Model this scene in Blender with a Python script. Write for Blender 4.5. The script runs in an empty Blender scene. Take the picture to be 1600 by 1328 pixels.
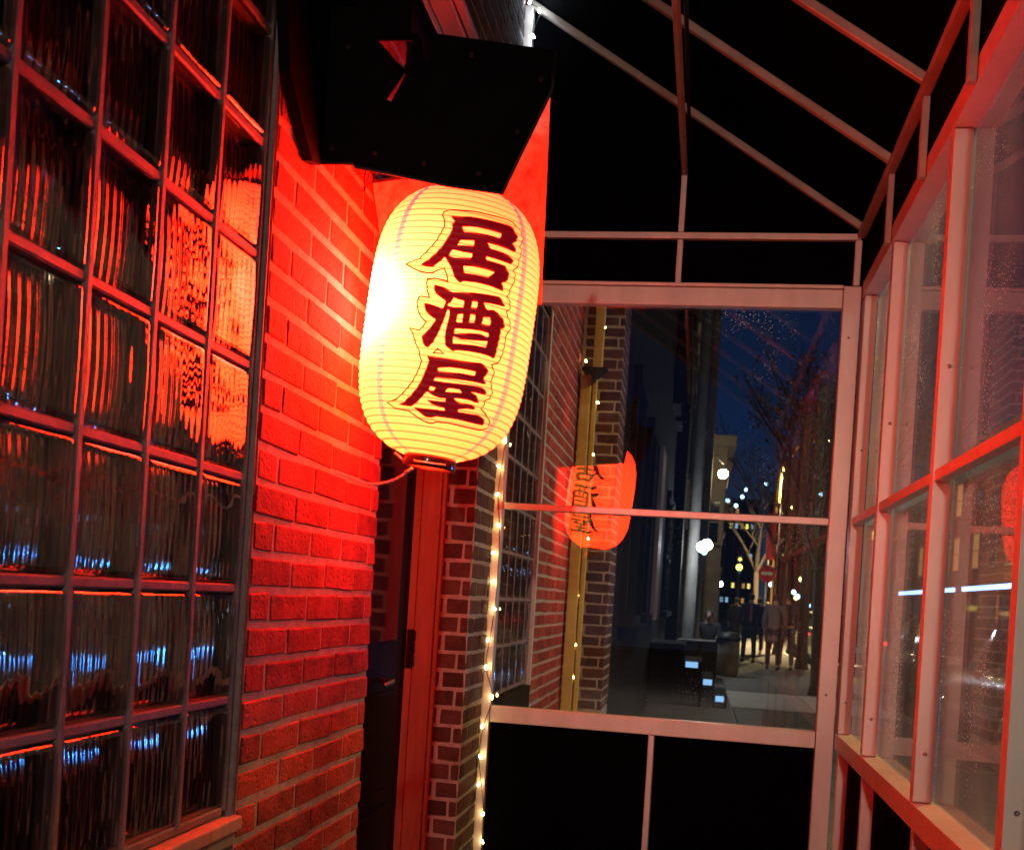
import bpy, bmesh, math, random
from mathutils import Vector, Matrix
random.seed(7)
S = bpy.context.scene
COL = S.collection
R_ = math.radians

# ------------------------------------------------------------------ camera, sky, exposure
YAW = math.atan(292/1750.0); ROLL = 0.063
cam_d = bpy.data.cameras.new('camera'); cam = bpy.data.objects.new('camera', cam_d); COL.objects.link(cam)
F = Vector((-math.sin(YAW), math.cos(YAW), 0)); Rt = Vector((math.cos(YAW), math.sin(YAW), 0)); Zv = Vector((0, 0, 1))
cr = math.cos(ROLL)*Rt + math.sin(ROLL)*Zv; cu = math.cos(ROLL)*Zv - math.sin(ROLL)*Rt
M = Matrix((cr, cu, -F)).transposed().to_4x4(); M.translation = Vector((0, 0, 1.3)); cam.matrix_world = M
cam_d.sensor_width = 36; cam_d.lens = 1750/1600*36; cam_d.shift_y = 266/1600
cam_d.clip_start = 0.05; cam_d.clip_end = 800
cam_d.dof.use_dof = True; cam_d.dof.focus_distance = 2.7; cam_d.dof.aperture_fstop = 9
S.camera = cam
W = bpy.data.worlds.new('World'); S.world = W; W.use_nodes = True
nt = W.node_tree; nt.nodes.clear()
o = nt.nodes.new('ShaderNodeOutputWorld'); bg = nt.nodes.new('ShaderNodeBackground')
tc = nt.nodes.new('ShaderNodeTexCoord'); sx = nt.nodes.new('ShaderNodeSeparateXYZ'); rp = nt.nodes.new('ShaderNodeValToRGB')
nt.links.new(tc.outputs['Generated'], sx.inputs[0]); nt.links.new(sx.outputs['Z'], rp.inputs[0]); nt.links.new(rp.outputs[0], bg.inputs[0]); nt.links.new(bg.outputs[0], o.inputs[0])
e = rp.color_ramp.elements
e[0].position = 0.0; e[0].color = (0.017, 0.030, 0.060, 1)
e[1].position = 0.55; e[1].color = (0.0012, 0.0030, 0.011, 1)
m_ = rp.color_ramp.elements.new(0.16); m_.color = (0.0045, 0.014, 0.048, 1)
bg.inputs[1].default_value = 1.0
S.view_settings.view_transform = 'Standard'; S.view_settings.look = 'None'; S.view_settings.exposure = 0; S.view_settings.gamma = 1
S.cycles.use_denoising = True
S.cycles.max_bounces = 10; S.cycles.transparent_max_bounces = 24; S.cycles.diffuse_bounces = 3; S.cycles.glossy_bounces = 5
S.cycles.sample_clamp_indirect = 6; S.cycles.caustics_reflective = False; S.cycles.caustics_refractive = False

# ------------------------------------------------------------------ materials
MATS = {}
def mat(name):
    m = bpy.data.materials.new(name); m.use_nodes = True; m.node_tree.nodes.clear()
    out = m.node_tree.nodes.new('ShaderNodeOutputMaterial'); MATS[name] = m
    return m, m.node_tree, out
def N(nt, t, **kw):
    n = nt.nodes.new(t)
    for k, v in kw.items(): setattr(n, k, v)
    return n
def math_(nt, op, a, b=None, c=None, clamp=False):
    n = N(nt, 'ShaderNodeMath', operation=op); n.use_clamp = clamp
    for i, v in enumerate((a, b, c)):
        if v is None: continue
        if isinstance(v, (int, float)): n.inputs[i].default_value = v
        else: nt.links.new(v, n.inputs[i])
    return n.outputs[0]
def noise(nt, scale, detail=5, rough=.6, coord='Object', vec=None, stretch=None):
    n = N(nt, 'ShaderNodeTexNoise'); n.inputs['Scale'].default_value = scale; n.inputs['Detail'].default_value = detail; n.inputs['Roughness'].default_value = rough
    if vec is None:
        if coord == 'World': vec = N(nt, 'ShaderNodeNewGeometry').outputs['Position']
        else: vec = N(nt, 'ShaderNodeTexCoord').outputs[coord]
    if stretch:
        mp = N(nt, 'ShaderNodeMapping'); mp.inputs['Scale'].default_value = stretch; nt.links.new(vec, mp.inputs['Vector']); vec = mp.outputs[0]
    nt.links.new(vec, n.inputs['Vector']); return n.outputs['Fac']
def ramp(nt, fac, stops):
    r = N(nt, 'ShaderNodeValToRGB'); el = r.color_ramp.elements
    while len(el) > 1: el.remove(el[-1])
    el[0].position = stops[0][0]; el[0].color = (*stops[0][1], 1)
    for p, c in stops[1:]:
        x = el.new(p); x.color = (*c, 1)
    nt.links.new(fac, r.inputs[0]); return r.outputs[0]
def surf(name, c1, c2, rough=.6, metal=0, scale=8, bump=.15, rvar=.15, objrand=0, stretch=None, spec=.5, bscale=None, coord='Object', ior=1.5, pits=False):
    m, nt, out = mat(name)
    b = N(nt, 'ShaderNodeBsdfPrincipled'); nt.links.new(b.outputs[0], out.inputs[0])
    f = noise(nt, scale, 6, .65, coord, stretch=stretch)
    if objrand:
        oi = N(nt, 'ShaderNodeObjectInfo')
        f = math_(nt, 'ADD', f, math_(nt, 'MULTIPLY', math_(nt, 'SUBTRACT', oi.outputs['Random'], .5), objrand))
    nt.links.new(ramp(nt, f, [(.28, c1), (.72, c2)]), b.inputs['Base Color'])
    f2 = noise(nt, (bscale or scale*4), 6, .7, coord, stretch=stretch)
    nt.links.new(math_(nt, 'MULTIPLY_ADD', f2, rvar*2, rough-rvar, clamp=True), b.inputs['Roughness'])
    b.inputs['Metallic'].default_value = metal; b.inputs['Specular IOR Level'].default_value = spec; b.inputs['IOR'].default_value = ior
    if pits:
        v = N(nt, 'ShaderNodeTexVoronoi'); v.inputs['Scale'].default_value = 75; nt.links.new(N(nt, 'ShaderNodeNewGeometry').outputs['Position'], v.inputs['Vector'])
        pit = math_(nt, 'MINIMUM', math_(nt, 'MULTIPLY', v.outputs['Distance'], 2.6), 1.0)
        f2 = math_(nt, 'MULTIPLY_ADD', pit, .8, math_(nt, 'MULTIPLY_ADD', noise(nt, 22, 4, .6, 'World'), 1.6, f2))
    if bump:
        bp = N(nt, 'ShaderNodeBump'); bp.inputs['Strength'].default_value = bump; bp.inputs['Distance'].default_value = .004
        nt.links.new(f2, bp.inputs['Height']); nt.links.new(bp.outputs[0], b.inputs['Normal'])
    return m
def emis(name, col, strength):
    m, nt, out = mat(name); e = N(nt, 'ShaderNodeEmission'); e.inputs[0].default_value = (*col, 1); e.inputs[1].default_value = strength
    nt.links.new(e.outputs[0], out.inputs[0]); return m
def glass(name, f0=.045, tint=(.97, .98, .97), dirt=.02, specks=.3, smear=.05, rough=.0, speck_scale=160, dirtcol=(.75, .72, .66), speck_side=False):
    """thin window glass: straight transmission plus Schlick reflection, with dried rain specks and a film of grime"""
    m, nt, out = mat(name)
    g = N(nt, 'ShaderNodeNewGeometry'); dp = N(nt, 'ShaderNodeVectorMath', operation='DOT_PRODUCT')
    nt.links.new(g.outputs['Normal'], dp.inputs[0]); nt.links.new(g.outputs['Incoming'], dp.inputs[1])
    c = math_(nt, 'ABSOLUTE', dp.outputs['Value'])
    k = math_(nt, 'POWER', math_(nt, 'SUBTRACT', 1.0, c, clamp=True), 5.0)
    fr = math_(nt, 'MULTIPLY_ADD', k, (1-f0)*.8, f0)
    tr = N(nt, 'ShaderNodeBsdfTransparent'); tr.inputs[0].default_value = (*tint, 1)
    gl = N(nt, 'ShaderNodeBsdfGlossy'); gl.inputs['Roughness'].default_value = rough
    mx = N(nt, 'ShaderNodeMixShader'); nt.links.new(fr, mx.inputs[0]); nt.links.new(tr.outputs[0], mx.inputs[1]); nt.links.new(gl.outputs[0], mx.inputs[2])
    df = N(nt, 'ShaderNodeBsdfDiffuse'); df.inputs[0].default_value = (*dirtcol, 1)
    tl = N(nt, 'ShaderNodeBsdfTranslucent'); tl.inputs[0].default_value = (*dirtcol, 1)
    dm = N(nt, 'ShaderNodeMixShader'); dm.inputs[0].default_value = .78; nt.links.new(df.outputs[0], dm.inputs[1]); nt.links.new(tl.outputs[0], dm.inputs[2])
    t = N(nt, 'ShaderNodeTexCoord')
    v = N(nt, 'ShaderNodeTexVoronoi'); v.inputs['Scale'].default_value = speck_scale; nt.links.new(t.outputs['Object'], v.inputs['Vector'])
    big = noise(nt, 3.5, 4, .6)
    thr = math_(nt, 'MULTIPLY', math_(nt, 'SUBTRACT', big, .42, clamp=True), .9)
    if speck_side:
        sp_ = N(nt, 'ShaderNodeSeparateXYZ'); nt.links.new(t.outputs['Object'], sp_.inputs[0])
        thr = math_(nt, 'MULTIPLY', thr, math_(nt, 'MULTIPLY_ADD', sp_.outputs['X'], 1.9, .75, clamp=True))
    wn = N(nt, 'ShaderNodeSeparateColor'); nt.links.new(v.outputs['Color'], wn.inputs[0])
    thr = math_(nt, 'MULTIPLY', thr, math_(nt, 'POWER', wn.outputs[0], 3.0))
    spk = math_(nt, 'MULTIPLY', math_(nt, 'LESS_THAN', v.outputs['Distance'], math_(nt, 'MULTIPLY', thr, 2.2)), specks)
    sm = math_(nt, 'MULTIPLY', math_(nt, 'POWER', noise(nt, 5, 6, .65, stretch=(1, 1, .35)), 3.0), smear*4)
    film = math_(nt, 'ADD', math_(nt, 'ADD', sm, dirt), spk, clamp=True)
    m2 = N(nt, 'ShaderNodeMixShader'); nt.links.new(film, m2.inputs[0]); nt.links.new(mx.outputs[0], m2.inputs[1]); nt.links.new(dm.outputs[0], m2.inputs[2])
    nt.links.new(m2.outputs[0], out.inputs[0]); return m

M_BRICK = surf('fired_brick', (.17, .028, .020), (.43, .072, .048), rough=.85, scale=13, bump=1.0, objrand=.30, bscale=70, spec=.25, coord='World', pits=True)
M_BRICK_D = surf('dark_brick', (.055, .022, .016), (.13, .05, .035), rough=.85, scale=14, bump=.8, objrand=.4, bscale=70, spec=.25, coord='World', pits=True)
M_MORTAR = surf('lime_mortar', (.28, .22, .19), (.47, .39, .34), rough=.92, scale=22, bump=1.0, bscale=90, spec=.2, coord='World')
M_FRAME = surf('weathered_white_metal', (.52, .46, .40), (.72, .65, .58), rough=.42, metal=.25, scale=6, bump=.12, bscale=60, stretch=(1, 1, .25))
M_RAFTER = surf('rafter_paint', (.26, .21, .17), (.42, .36, .29), rough=.5, metal=.15, scale=8, bump=.2, bscale=70)
M_BLACKP = surf('black_panel', (.0006, .0006, .0012), (.0012, .0012, .0022), rough=.9, scale=5, bump=.1, spec=.03)
M_ROOF = surf('tarred_roof_sheet', (.0005, .0005, .0007), (.001, .001, .0013), rough=.95, scale=5, bump=.1, spec=.02)
M_HOOD = surf('black_steel', (.0015, .001, .001), (.004, .003, .003), rough=.85, scale=12, bump=.4, spec=.06)
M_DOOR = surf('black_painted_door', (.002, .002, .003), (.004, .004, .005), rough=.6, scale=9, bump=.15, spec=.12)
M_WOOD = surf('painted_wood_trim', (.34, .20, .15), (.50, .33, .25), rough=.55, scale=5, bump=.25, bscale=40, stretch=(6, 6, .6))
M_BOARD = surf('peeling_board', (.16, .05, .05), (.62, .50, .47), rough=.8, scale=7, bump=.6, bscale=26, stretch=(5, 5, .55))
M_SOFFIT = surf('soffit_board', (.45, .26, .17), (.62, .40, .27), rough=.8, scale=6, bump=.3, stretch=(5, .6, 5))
M_GROUT = surf('block_grout', (.15, .095, .095), (.26, .18, .17), rough=.55, scale=30, bump=.5, bscale=120)
M_GAP = surf('gap_black', (.004, .003, .003), (.012, .010, .010), rough=.6, scale=30, bump=.6)
M_CAP = surf('black_lacquer_ring', (.006, .004, .004), (.014, .008, .008), rough=.18, scale=9, bump=.05, rvar=.05)
M_CORD = surf('twisted_cord', (.35, .14, .12), (.6, .35, .3), rough=.6, scale=60, bump=.4)
M_STEEL = surf('worn_steel', (.35, .33, .30), (.6, .57, .52), rough=.35, metal=.9, scale=20, bump=.2)
M_IRON = surf('dark_iron', (.012, .010, .010), (.03, .026, .024), rough=.5, metal=.5, scale=20, bump=.3)
M_PIPE = surf('cream_pipe_paint', (.48, .32, .07), (.64, .46, .13), rough=.55, scale=6, bump=.25, stretch=(1, 1, .3))
M_WALK = surf('concrete_paving', (.06, .056, .050), (.14, .125, .11), rough=.85, scale=2.5, bump=.5, bscale=40)
M_SLABLIT = surf('light_painted_concrete', (.36, .37, .38), (.48, .49, .50), rough=.7, scale=3, bump=.3, bscale=40)  # pale tone carries the bluish light falling on these slabs
M_ASPH = surf('asphalt', (.030, .030, .032), (.060, .058, .056), rough=.75, scale=3, bump=.6, bscale=90)
M_PAINTW = surf('road_paint', (.45, .45, .43), (.7, .7, .68), rough=.7, scale=9, bump=.3)
M_STONE = surf('pale_limestone', (.13, .105, .075), (.24, .20, .15), rough=.75, scale=2, bump=.4, bscale=18)
M_STUCCO = surf('dark_stucco', (.010, .007, .006), (.024, .017, .015), rough=.95, scale=3, bump=.4, bscale=30, spec=.08)
M_DARKGL = surf('dark_window_glass', (.004, .005, .008), (.010, .011, .015), rough=.08, scale=3, bump=.02, rvar=.05)
M_BARK = surf('tree_bark', (.035, .026, .020), (.11, .085, .065), rough=.9, scale=20, bump=.8, stretch=(3, 3, .6))
M_LEAF = surf('dry_leaf', (.06, .035, .018), (.16, .09, .04), rough=.8, scale=4, bump=0)
M_SKIN = surf('skin', (.32, .19, .14), (.42, .26, .19), rough=.5, scale=10, bump=.05)
M_HAIR = surf('dark_hair', (.012, .009, .008), (.035, .025, .02), rough=.6, scale=60, bump=.3)
M_CLB = surf('black_cloth', (.008, .008, .010), (.020, .019, .024), rough=.85, scale=30, bump=.3)
M_CLN = surf('navy_cloth', (.012, .014, .024), (.03, .033, .05), rough=.85, scale=30, bump=.3)
M_CLG = surf('grey_brown_cloth', (.10, .08, .07), (.19, .15, .13), rough=.85, scale=30, bump=.3)
M_CLP = surf('dusty_pink_cloth', (.20, .09, .11), (.30, .15, .17), rough=.85, scale=30, bump=.3)
M_CARD = surf('dark_car_paint', (.006, .007, .010), (.010, .011, .015), rough=.18, metal=.3, scale=4, bump=0, rvar=.05)
M_CARS = surf('silver_car_paint', (.38, .38, .39), (.46, .46, .47), rough=.25, metal=.6, scale=4, bump=0, rvar=.05)
M_TYRE = surf('tyre_rubber', (.008, .008, .008), (.02, .02, .02), rough=.85, scale=40, bump=.4)
M_CHROME = surf('chrome', (.55, .55, .56), (.7, .7, .7), rough=.12, metal=1, scale=4, bump=0, rvar=.05)
M_SIGNR = surf('sign_red', (.42, .02, .02), (.55, .03, .03), rough=.4, scale=5, bump=0)
M_SIGNW = surf('sign_white', (.7, .7, .7), (.8, .8, .8), rough=.4, scale=5, bump=0)
M_BULB = emis('fairy_bulb_glow', (1, .74, .27), 55)
M_BULBC = emis('cool_bulb_glow', (.70, .84, 1), 150)
M_BLUE = emis('blue_led', (.22, .48, 1.0), 9)
M_TREAD = emis('tread_light', (.30, .60, 1.0), 1.1)
M_WHITE = emis('cool_lamp_glow', (.80, .90, 1.0), 45)
M_WARM = emis('warm_lamp_glow', (1.0, .78, .38), 45)
M_GLOBE = emis('globe_lamp_glow', (.80, .90, 1.0), 420)
M_WGLOBE = emis('wall_lamp_glow', (1.0, .80, .42), 260)
M_HEADL = emis('headlamp_glow', (.05, .32, 1.0), 500)
M_ADDGLOW = emis('added_panel_glow', (.04, .30, 1.0), 55)
M_TAIL = emis('tail_lamp_glow', (1.0, .03, .03), 3.5)
M_WINW = emis('lit_window_warm', (1.0, .50, .16), .55)
M_WINB = emis('lit_window_cool', (.35, .62, 1.0), .9)
M_WINY = emis('lit_window_yellow', (1.0, .80, .15), 1.6)
M_GLASS = glass('end_window_glass', f0=.08, dirt=.0006, specks=.6, smear=.0022, speck_scale=150, speck_side=True)
M_SGLASS = glass('side_window_glass', f0=.05, dirt=.036, specks=.7, smear=.15, speck_scale=120)
M_BGLASS = glass('block_outer_glass', f0=.15, dirt=.002, specks=0, smear=.004, tint=(.86, .82, .82), rough=.02)
M_CGLASS = glass('car_glass', f0=.05, dirt=.01, specks=0, smear=0, tint=(.25, .27, .3))

def core_mat():
    m, nt, out = mat('fluted_inner_glass')
    b = N(nt, 'ShaderNodeBsdfPrincipled'); nt.links.new(b.outputs[0], out.inputs[0])
    nt.links.new(ramp(nt, noise(nt, 9, 4, coord='World'), [(.3, (.010, .004, .004)), (.75, (.040, .016, .016))]), b.inputs['Base Color'])
    b.inputs['Roughness'].default_value = .06; b.inputs['IOR'].default_value = 2.4
    b.inputs['Specular IOR Level'].default_value = .6
    bp = N(nt, 'ShaderNodeBump'); bp.inputs['Strength'].default_value = .012; bp.inputs['Distance'].default_value = .002
    nt.links.new(noise(nt, 26, 3, .5, coord='World', stretch=(1, 1, .2)), bp.inputs['Height']); nt.links.new(bp.outputs[0], b.inputs['Normal'])
    return m
M_CORE = core_mat()

BULB = (-.093, -.055, .010)       # the electric bulb hangs off-centre inside the paper shade (shade's own axes)
LH, LR = .30357, .18604           # half height and radius of the shade
NRIB = 43
def paper(name, kind):
    """paper lit from within by the bulb: light falls off with distance from the bulb; kind scales what the paint lets through"""
    m, nt, out = mat(name)
    t = N(nt, 'ShaderNodeTexCoord')
    d = N(nt, 'ShaderNodeVectorMath', operation='DISTANCE'); nt.links.new(t.outputs['Object'], d.inputs[0]); d.inputs[1].default_value = BULB
    dd = d.outputs['Value']
    hot = math_(nt, 'POWER', math_(nt, 'DIVIDE', .101, dd), 6.0)
    hot = math_(nt, 'MINIMUM', hot, .9)
    mid = math_(nt, 'POWER', math_(nt, 'DIVIDE', .20, dd), 1.1)
    mid = math_(nt, 'MINIMUM', mid, 1.7)
    sp = N(nt, 'ShaderNodeSeparateXYZ'); nt.links.new(t.outputs['Object'], sp.inputs[0])
    rib = math_(nt, 'FRACT', math_(nt, 'MULTIPLY', math_(nt, 'ADD', sp.outputs['Z'], LH), NRIB/(2*LH)))
    rib = math_(nt, 'ABSOLUTE', math_(nt, 'SUBTRACT', rib, .5))          # .5 on a rib wire
    wire = math_(nt, 'SUBTRACT', 1.0, math_(nt, 'MULTIPLY', math_(nt, 'GREATER_THAN', rib, .385), .60))
    fib = math_(nt, 'MULTIPLY_ADD', noise(nt, 55, 4, .6, stretch=(1, 1, 3)), .25, .87)
    k = math_(nt, 'MULTIPLY', math_(nt, 'MULTIPLY', wire, fib), mid)
    ang = math_(nt, 'ARCTAN2', sp.outputs['Y'], sp.outputs['X'])
    stripe = None
    for a in (-122, -26, 62, 152):
        s = math_(nt, 'LESS_THAN', math_(nt, 'ABSOLUTE', math_(nt, 'SUBTRACT', ang, R_(a))), .045)
        stripe = s if stripe is None else math_(nt, 'ADD', stripe, s)
    def comb(r, g, b): 
        c = N(nt, 'ShaderNodeCombineColor')
        for i, v in enumerate((r, g, b)):
            if isinstance(v, (int, float)): c.inputs[i].default_value = v
            else: nt.links.new(v, c.inputs[i])
        return c.outputs[0]
    RED = 68.0
    if kind == 'paper': g0, b0, h = 1.30, .21, 1.0
    elif kind == 'backing': g0, b0, h = 1.12, .17, .02
    else: g0, b0, h = .0, .0, 0
    if kind in ('paper', 'backing'):
        edge = math_(nt, 'POWER', math_(nt, 'MAXIMUM', math_(nt, 'DIVIDE', sp.outputs['Z'], LH), 0.0), 3.0)
        lo = math_(nt, 'MULTIPLY', math_(nt, 'SUBTRACT', 0, sp.outputs['Z']), .35)   # green rises towards the bottom
        gk = math_(nt, 'MULTIPLY', k, math_(nt, 'SUBTRACT', math_(nt, 'ADD', 1.0, lo), math_(nt, 'MULTIPLY_ADD', edge, .42, math_(nt, 'MULTIPLY', stripe, .55))))
        r = math_(nt, 'MULTIPLY_ADD', hot, 3.2*h, math_(nt, 'MULTIPLY', k, RED))
        g = math_(nt, 'MULTIPLY_ADD', hot, 1.6*h, math_(nt, 'MULTIPLY', gk, g0))
        b = math_(nt, 'MULTIPLY_ADD', hot, 1.9*h, math_(nt, 'MULTIPLY_ADD', stripe, .05, math_(nt, 'MULTIPLY', k, b0)))
        colr = comb(r, g, b)
    else:
        q = math_(nt, 'MULTIPLY_ADD', noise(nt, 24, 3), .5, .35)
        q = math_(nt, 'MULTIPLY', q, mid)
        if kind == 'ink': colr = comb(math_(nt, 'MULTIPLY', q, .42), .0, .004)
        else: colr = comb(math_(nt, 'MULTIPLY', q, .25), .0, .004)
    e = N(nt, 'ShaderNodeEmission'); nt.links.new(colr, e.inputs[0]); e.inputs[1].default_value = 1
    bs = N(nt, 'ShaderNodeBsdfPrincipled'); bs.inputs['Roughness'].default_value = .6
    bs.inputs['Base Color'].default_value = (.6, .5, .4, 1) if kind in ('paper', 'backing') else (.02, .005, .005, 1)
    a = N(nt, 'ShaderNodeAddShader'); nt.links.new(e.outputs[0], a.inputs[0]); nt.links.new(bs.outputs[0], a.inputs[1]); nt.links.new(a.outputs[0], out.inputs[0])
    return m
M_PAPER = paper('lit_lantern_paper', 'paper'); M_BACKING = paper('lit_painted_ground', 'backing'); M_INK = paper('brushed_ink', 'ink'); M_LINE = paper('ink_outline', 'line')

# ------------------------------------------------------------------ object helpers
CNT = {}
def link(name, data):
    o = bpy.data.objects.new(name, data); COL.objects.link(o); return o
def tag(o, label=None, cat=None, group=None, kind=None):
    if label: o['label'] = label
    if cat: o['category'] = cat
    if group: o['group'] = group
    if kind: o['kind'] = kind
    return o
def thing(name, label, cat, loc=(0, 0, 0), group=None, rot=None):
    o = link(name, None); o.location = loc; o.empty_display_size = .1
    if rot: o.rotation_euler = rot
    return tag(o, label, cat, group)
class MB:
    def __init__(s): s.v = []; s.f = []; s.sm = []
    def add(s, vs, fs, smooth=False):
        n = len(s.v); s.v += [tuple(p) for p in vs]; s.f += [tuple(i+n for i in f) for f in fs]; s.sm += [smooth]*len(fs); return s
    def box(s, x0, x1, y0, y1, z0, z1, rot=None, c=None):
        vs = [Vector((x, y, z)) for x in (x0, x1) for y in (y0, y1) for z in (z0, z1)]
        if rot is not None:
            c = Vector(c) if c is not None else sum(vs, Vector())/8
            vs = [c + rot @ (p-c) for p in vs]
        return s.add(vs, [(0, 1, 3, 2), (4, 6, 7, 5), (0, 4, 5, 1), (2, 3, 7, 6), (0, 2, 6, 4), (1, 5, 7, 3)])
    def tube(s, pts, r, n=8, cap=True, smooth=True):
        pts = [Vector(p) for p in pts]; rs = r if isinstance(r, (list, tuple)) else [r]*len(pts)
        vs = []; prev = None
        for i, p in enumerate(pts):
            d = (pts[min(i+1, len(pts)-1)] - pts[max(i-1, 0)]).normalized()
            if prev is None: a = d.orthogonal().normalized()
            else: a = (prev - d*prev.dot(d)).normalized()
            prev = a; b = d.cross(a)
            vs += [p + (a*math.cos(6.28318*k/n) + b*math.sin(6.28318*k/n))*rs[i] for k in range(n)]
        fs = [(i*n+k, i*n+(k+1) % n, (i+1)*n+(k+1) % n, (i+1)*n+k) for i in range(len(pts)-1) for k in range(n)]
        if cap: fs += [tuple(range(n))[::-1], tuple((len(pts)-1)*n+k for k in range(n))]
        return s.add(vs, fs, smooth)
    def lathe(s, prof, c=(0, 0, 0), n=24, axis='z', smooth=True):
        vs = []
        for r, h in prof:
            for k in range(n):
                a = 6.283185*k/n; x, y = r*math.cos(a), r*math.sin(a)
                q = (x, y, h) if axis == 'z' else ((x, h, y) if axis == 'y' else (h, x, y))
                vs.append((c[0]+q[0], c[1]+q[1], c[2]+q[2]))
        fs = [(i*n+k, i*n+(k+1) % n, (i+1)*n+(k+1) % n, (i+1)*n+k) for i in range(len(prof)-1) for k in range(n)]
        return s.add(vs, fs, smooth)
    def prism(s, poly, axis, a, b):
        """2-D polygon extruded along axis ('x','y','z') from a to b"""
        def q(p, t): return {'x': (t, p[0], p[1]), 'y': (p[0], t, p[1]), 'z': (p[0], p[1], t)}[axis]
        n = len(poly); vs = [q(p, a) for p in poly] + [q(p, b) for p in poly]
        return s.add(vs, [tuple(range(n)), tuple(range(2*n-1, n-1, -1))] + [(i, (i+1) % n, n+(i+1) % n, n+i) for i in range(n)])
    def mesh(s, name, m, off=(0, 0, 0), bevel=0, seg=1):
        me = bpy.data.meshes.new(name); me.from_pydata([(x-off[0], y-off[1], z-off[2]) for x, y, z in s.v], [], s.f)
        me.polygons.foreach_set('use_smooth', s.sm)
        bm = bmesh.new(); bm.from_mesh(me); bmesh.ops.recalc_face_normals(bm, faces=bm.faces)
        if bevel: bmesh.ops.bevel(bm, geom=[e for e in bm.edges if e.calc_face_angle(0) > .5], offset=bevel, segments=seg, affect='EDGES', profile=.6)
        bm.to_mesh(me); bm.free(); me.materials.append(m); return me
    def build(s, name, m, parent=None, bevel=0, seg=1, off=None):
        if off is None: off = parent_world(parent) if parent else (0, 0, 0)
        o = link(name, s.mesh(name, m, off, bevel, seg)); o.parent = parent; return o
def parent_world(p):
    v = Vector((0, 0, 0))
    while p: v += p.location; p = p.parent
    return v
def bx(name, m, parent, x0, x1, y0, y1, z0, z1, bevel=0, seg=1):
    return MB().box(x0, x1, y0, y1, z0, z1).build(name, m, parent, bevel, seg)
def copy_tree(o, parent=None):
    c = o.copy(); COL.objects.link(c); c.parent = parent
    for ch in o.children: copy_tree(ch, c)
    return c
def structure(o, kind='structure'): o['kind'] = kind; return o
def point(name, loc, energy, col, r=.05):
    l = bpy.data.lights.new(name, 'POINT'); l.energy = energy; l.color = col; l.shadow_soft_size = r
    o = link(name, l); o.location = loc; return o

# ================================================================== the ground
def ground():
    structure(bx('ground', M_ASPH, None, -60, 60, -30, 260, -.30, -.20))
    structure(bx('street', M_ASPH, None, 2.9, 9.9, -20, 200, -.196, -.12))
    sw = structure(bx('sidewalk', M_WALK, None, -.90, 2.72, -4, 150, -.19, -.02))
    # paving slabs that can be told apart beyond the end window; the pale ones have bluish light painted in
    slab = None; rows = [(10.5, 12.8), (12.8, 15.2), (18.1, 20.6), (20.6, 23.2), (23.2, 25.9), (25.9, 28.7), (28.7, 31.6), (31.6, 34.6)]
    for i, (a, b) in enumerate(rows):
        for k, (x0, x1) in enumerate(((-.6, .52), (.52, 1.62), (1.62, 2.7))):
            bx('paving_slab', M_WALK, sw, x0+.008, x1-.008, a+.008, b-.008, -.03, random.uniform(0, .006), .004)
    for x0, x1 in ((.50, 1.60), (1.60, 2.7)):
        bx('paving_slab', M_SLABLIT, sw, x0+.008, x1-.008, 15.21, 18.09, -.03, .012, .004)['label'] = 'concrete slab with bluish light painted into its colour'
    for k in range(40):
        bx('paving_slab', M_WALK, sw, -.8, 2.7, -4+k*0.36-.17, -4+k*.36+.17, -.03, -.016) if False else None
    cb = structure(bx('kerb', M_STONE, None, 2.725, 2.895, -20, 150, -.19, .0, .012, 2))
    structure(bx('far_kerb', M_STONE, None, 9.905, 10.06, -20, 150, -.19, .0, .012, 2))
    structure(bx('far_sidewalk', M_WALK, None, 10.065, 12.5, -20, 150, -.19, -.02))
    for k in range(12):
        structure(bx('lane_marking', M_PAINTW, None, 6.3, 6.42, 2+k*6, 4.4+k*6, -.119, -.116))
    structure(bx('vestibule_floor', M_WALK, None, -.80, .50, -1.4, 4.30, -.018, .0))
ground()

# ================================================================== brickwork
def brick_mesh(l, m, nvar=5, h=.0545, d=.06):
    out = []
    for k in range(nvar):
        mb = MB().box(-d, 0, -l/2, l/2, -h/2, h/2)
        rr = random.Random(k*31+int(l*1000))
        mb.v = [(x + rr.uniform(-.0014, .0014), y + rr.uniform(-.0026, .0026), z + rr.uniform(-.0024, .0024)) for x, y, z in mb.v]
        out.append(mb.mesh('brick', m, bevel=.0035))
    return out
BM = {}
def bricks(parent, face, plane, a0, a1, z0, z1, m, course=.0667, length=.197, joint=.011, phase=0, alt=None, skip=None):
    """lay single bricks. face 'x': wall faces +X at x=plane, runs along Y; face '-y': wall faces -Y at y=plane, runs along X"""
    ow = parent_world(parent)
    n = int(round((z1-z0)/course))
    for r in range(n):
        z = z0 + course*(r+.5)
        seq = []; hdr = False
        p = a0 if (r+phase) % 2 == 0 else a0 - (length+joint)/2
        while p < a1 - .012:
            q = min(p+length, a1); s = max(p, a0)
            if q-s > .02: seq.append((s, q))
            p += length+joint
        for s, q in seq:
            if skip and skip((s+q)/2, z): continue
            key = (round(q-s, 2), m.name)
            if key not in BM: BM[key] = brick_mesh(round(q-s, 2), m)
            o = link('brick', random.choice(BM[key])); o.parent = parent
            j = random.uniform(-.0004, .0012); c = (s+q)/2
            if face == 'x': o.location = Vector((plane+j, c, z + random.uniform(-.001, .001))) - ow
            else: o.location = Vector((c, plane-j, z)) - ow; o.rotation_euler[2] = -math.pi/2
            o.rotation_euler[1] += random.uniform(-.003, .003)
XW = -.815
C0 = .08                                       # brick course origin
def crs(n): return C0 + n*.0667
pier = thing('brick_pier', 'red brick pier glowing beside the paper lantern, between glass block window and door', 'brick wall', (XW-.1, 2.34, 0))
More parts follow.
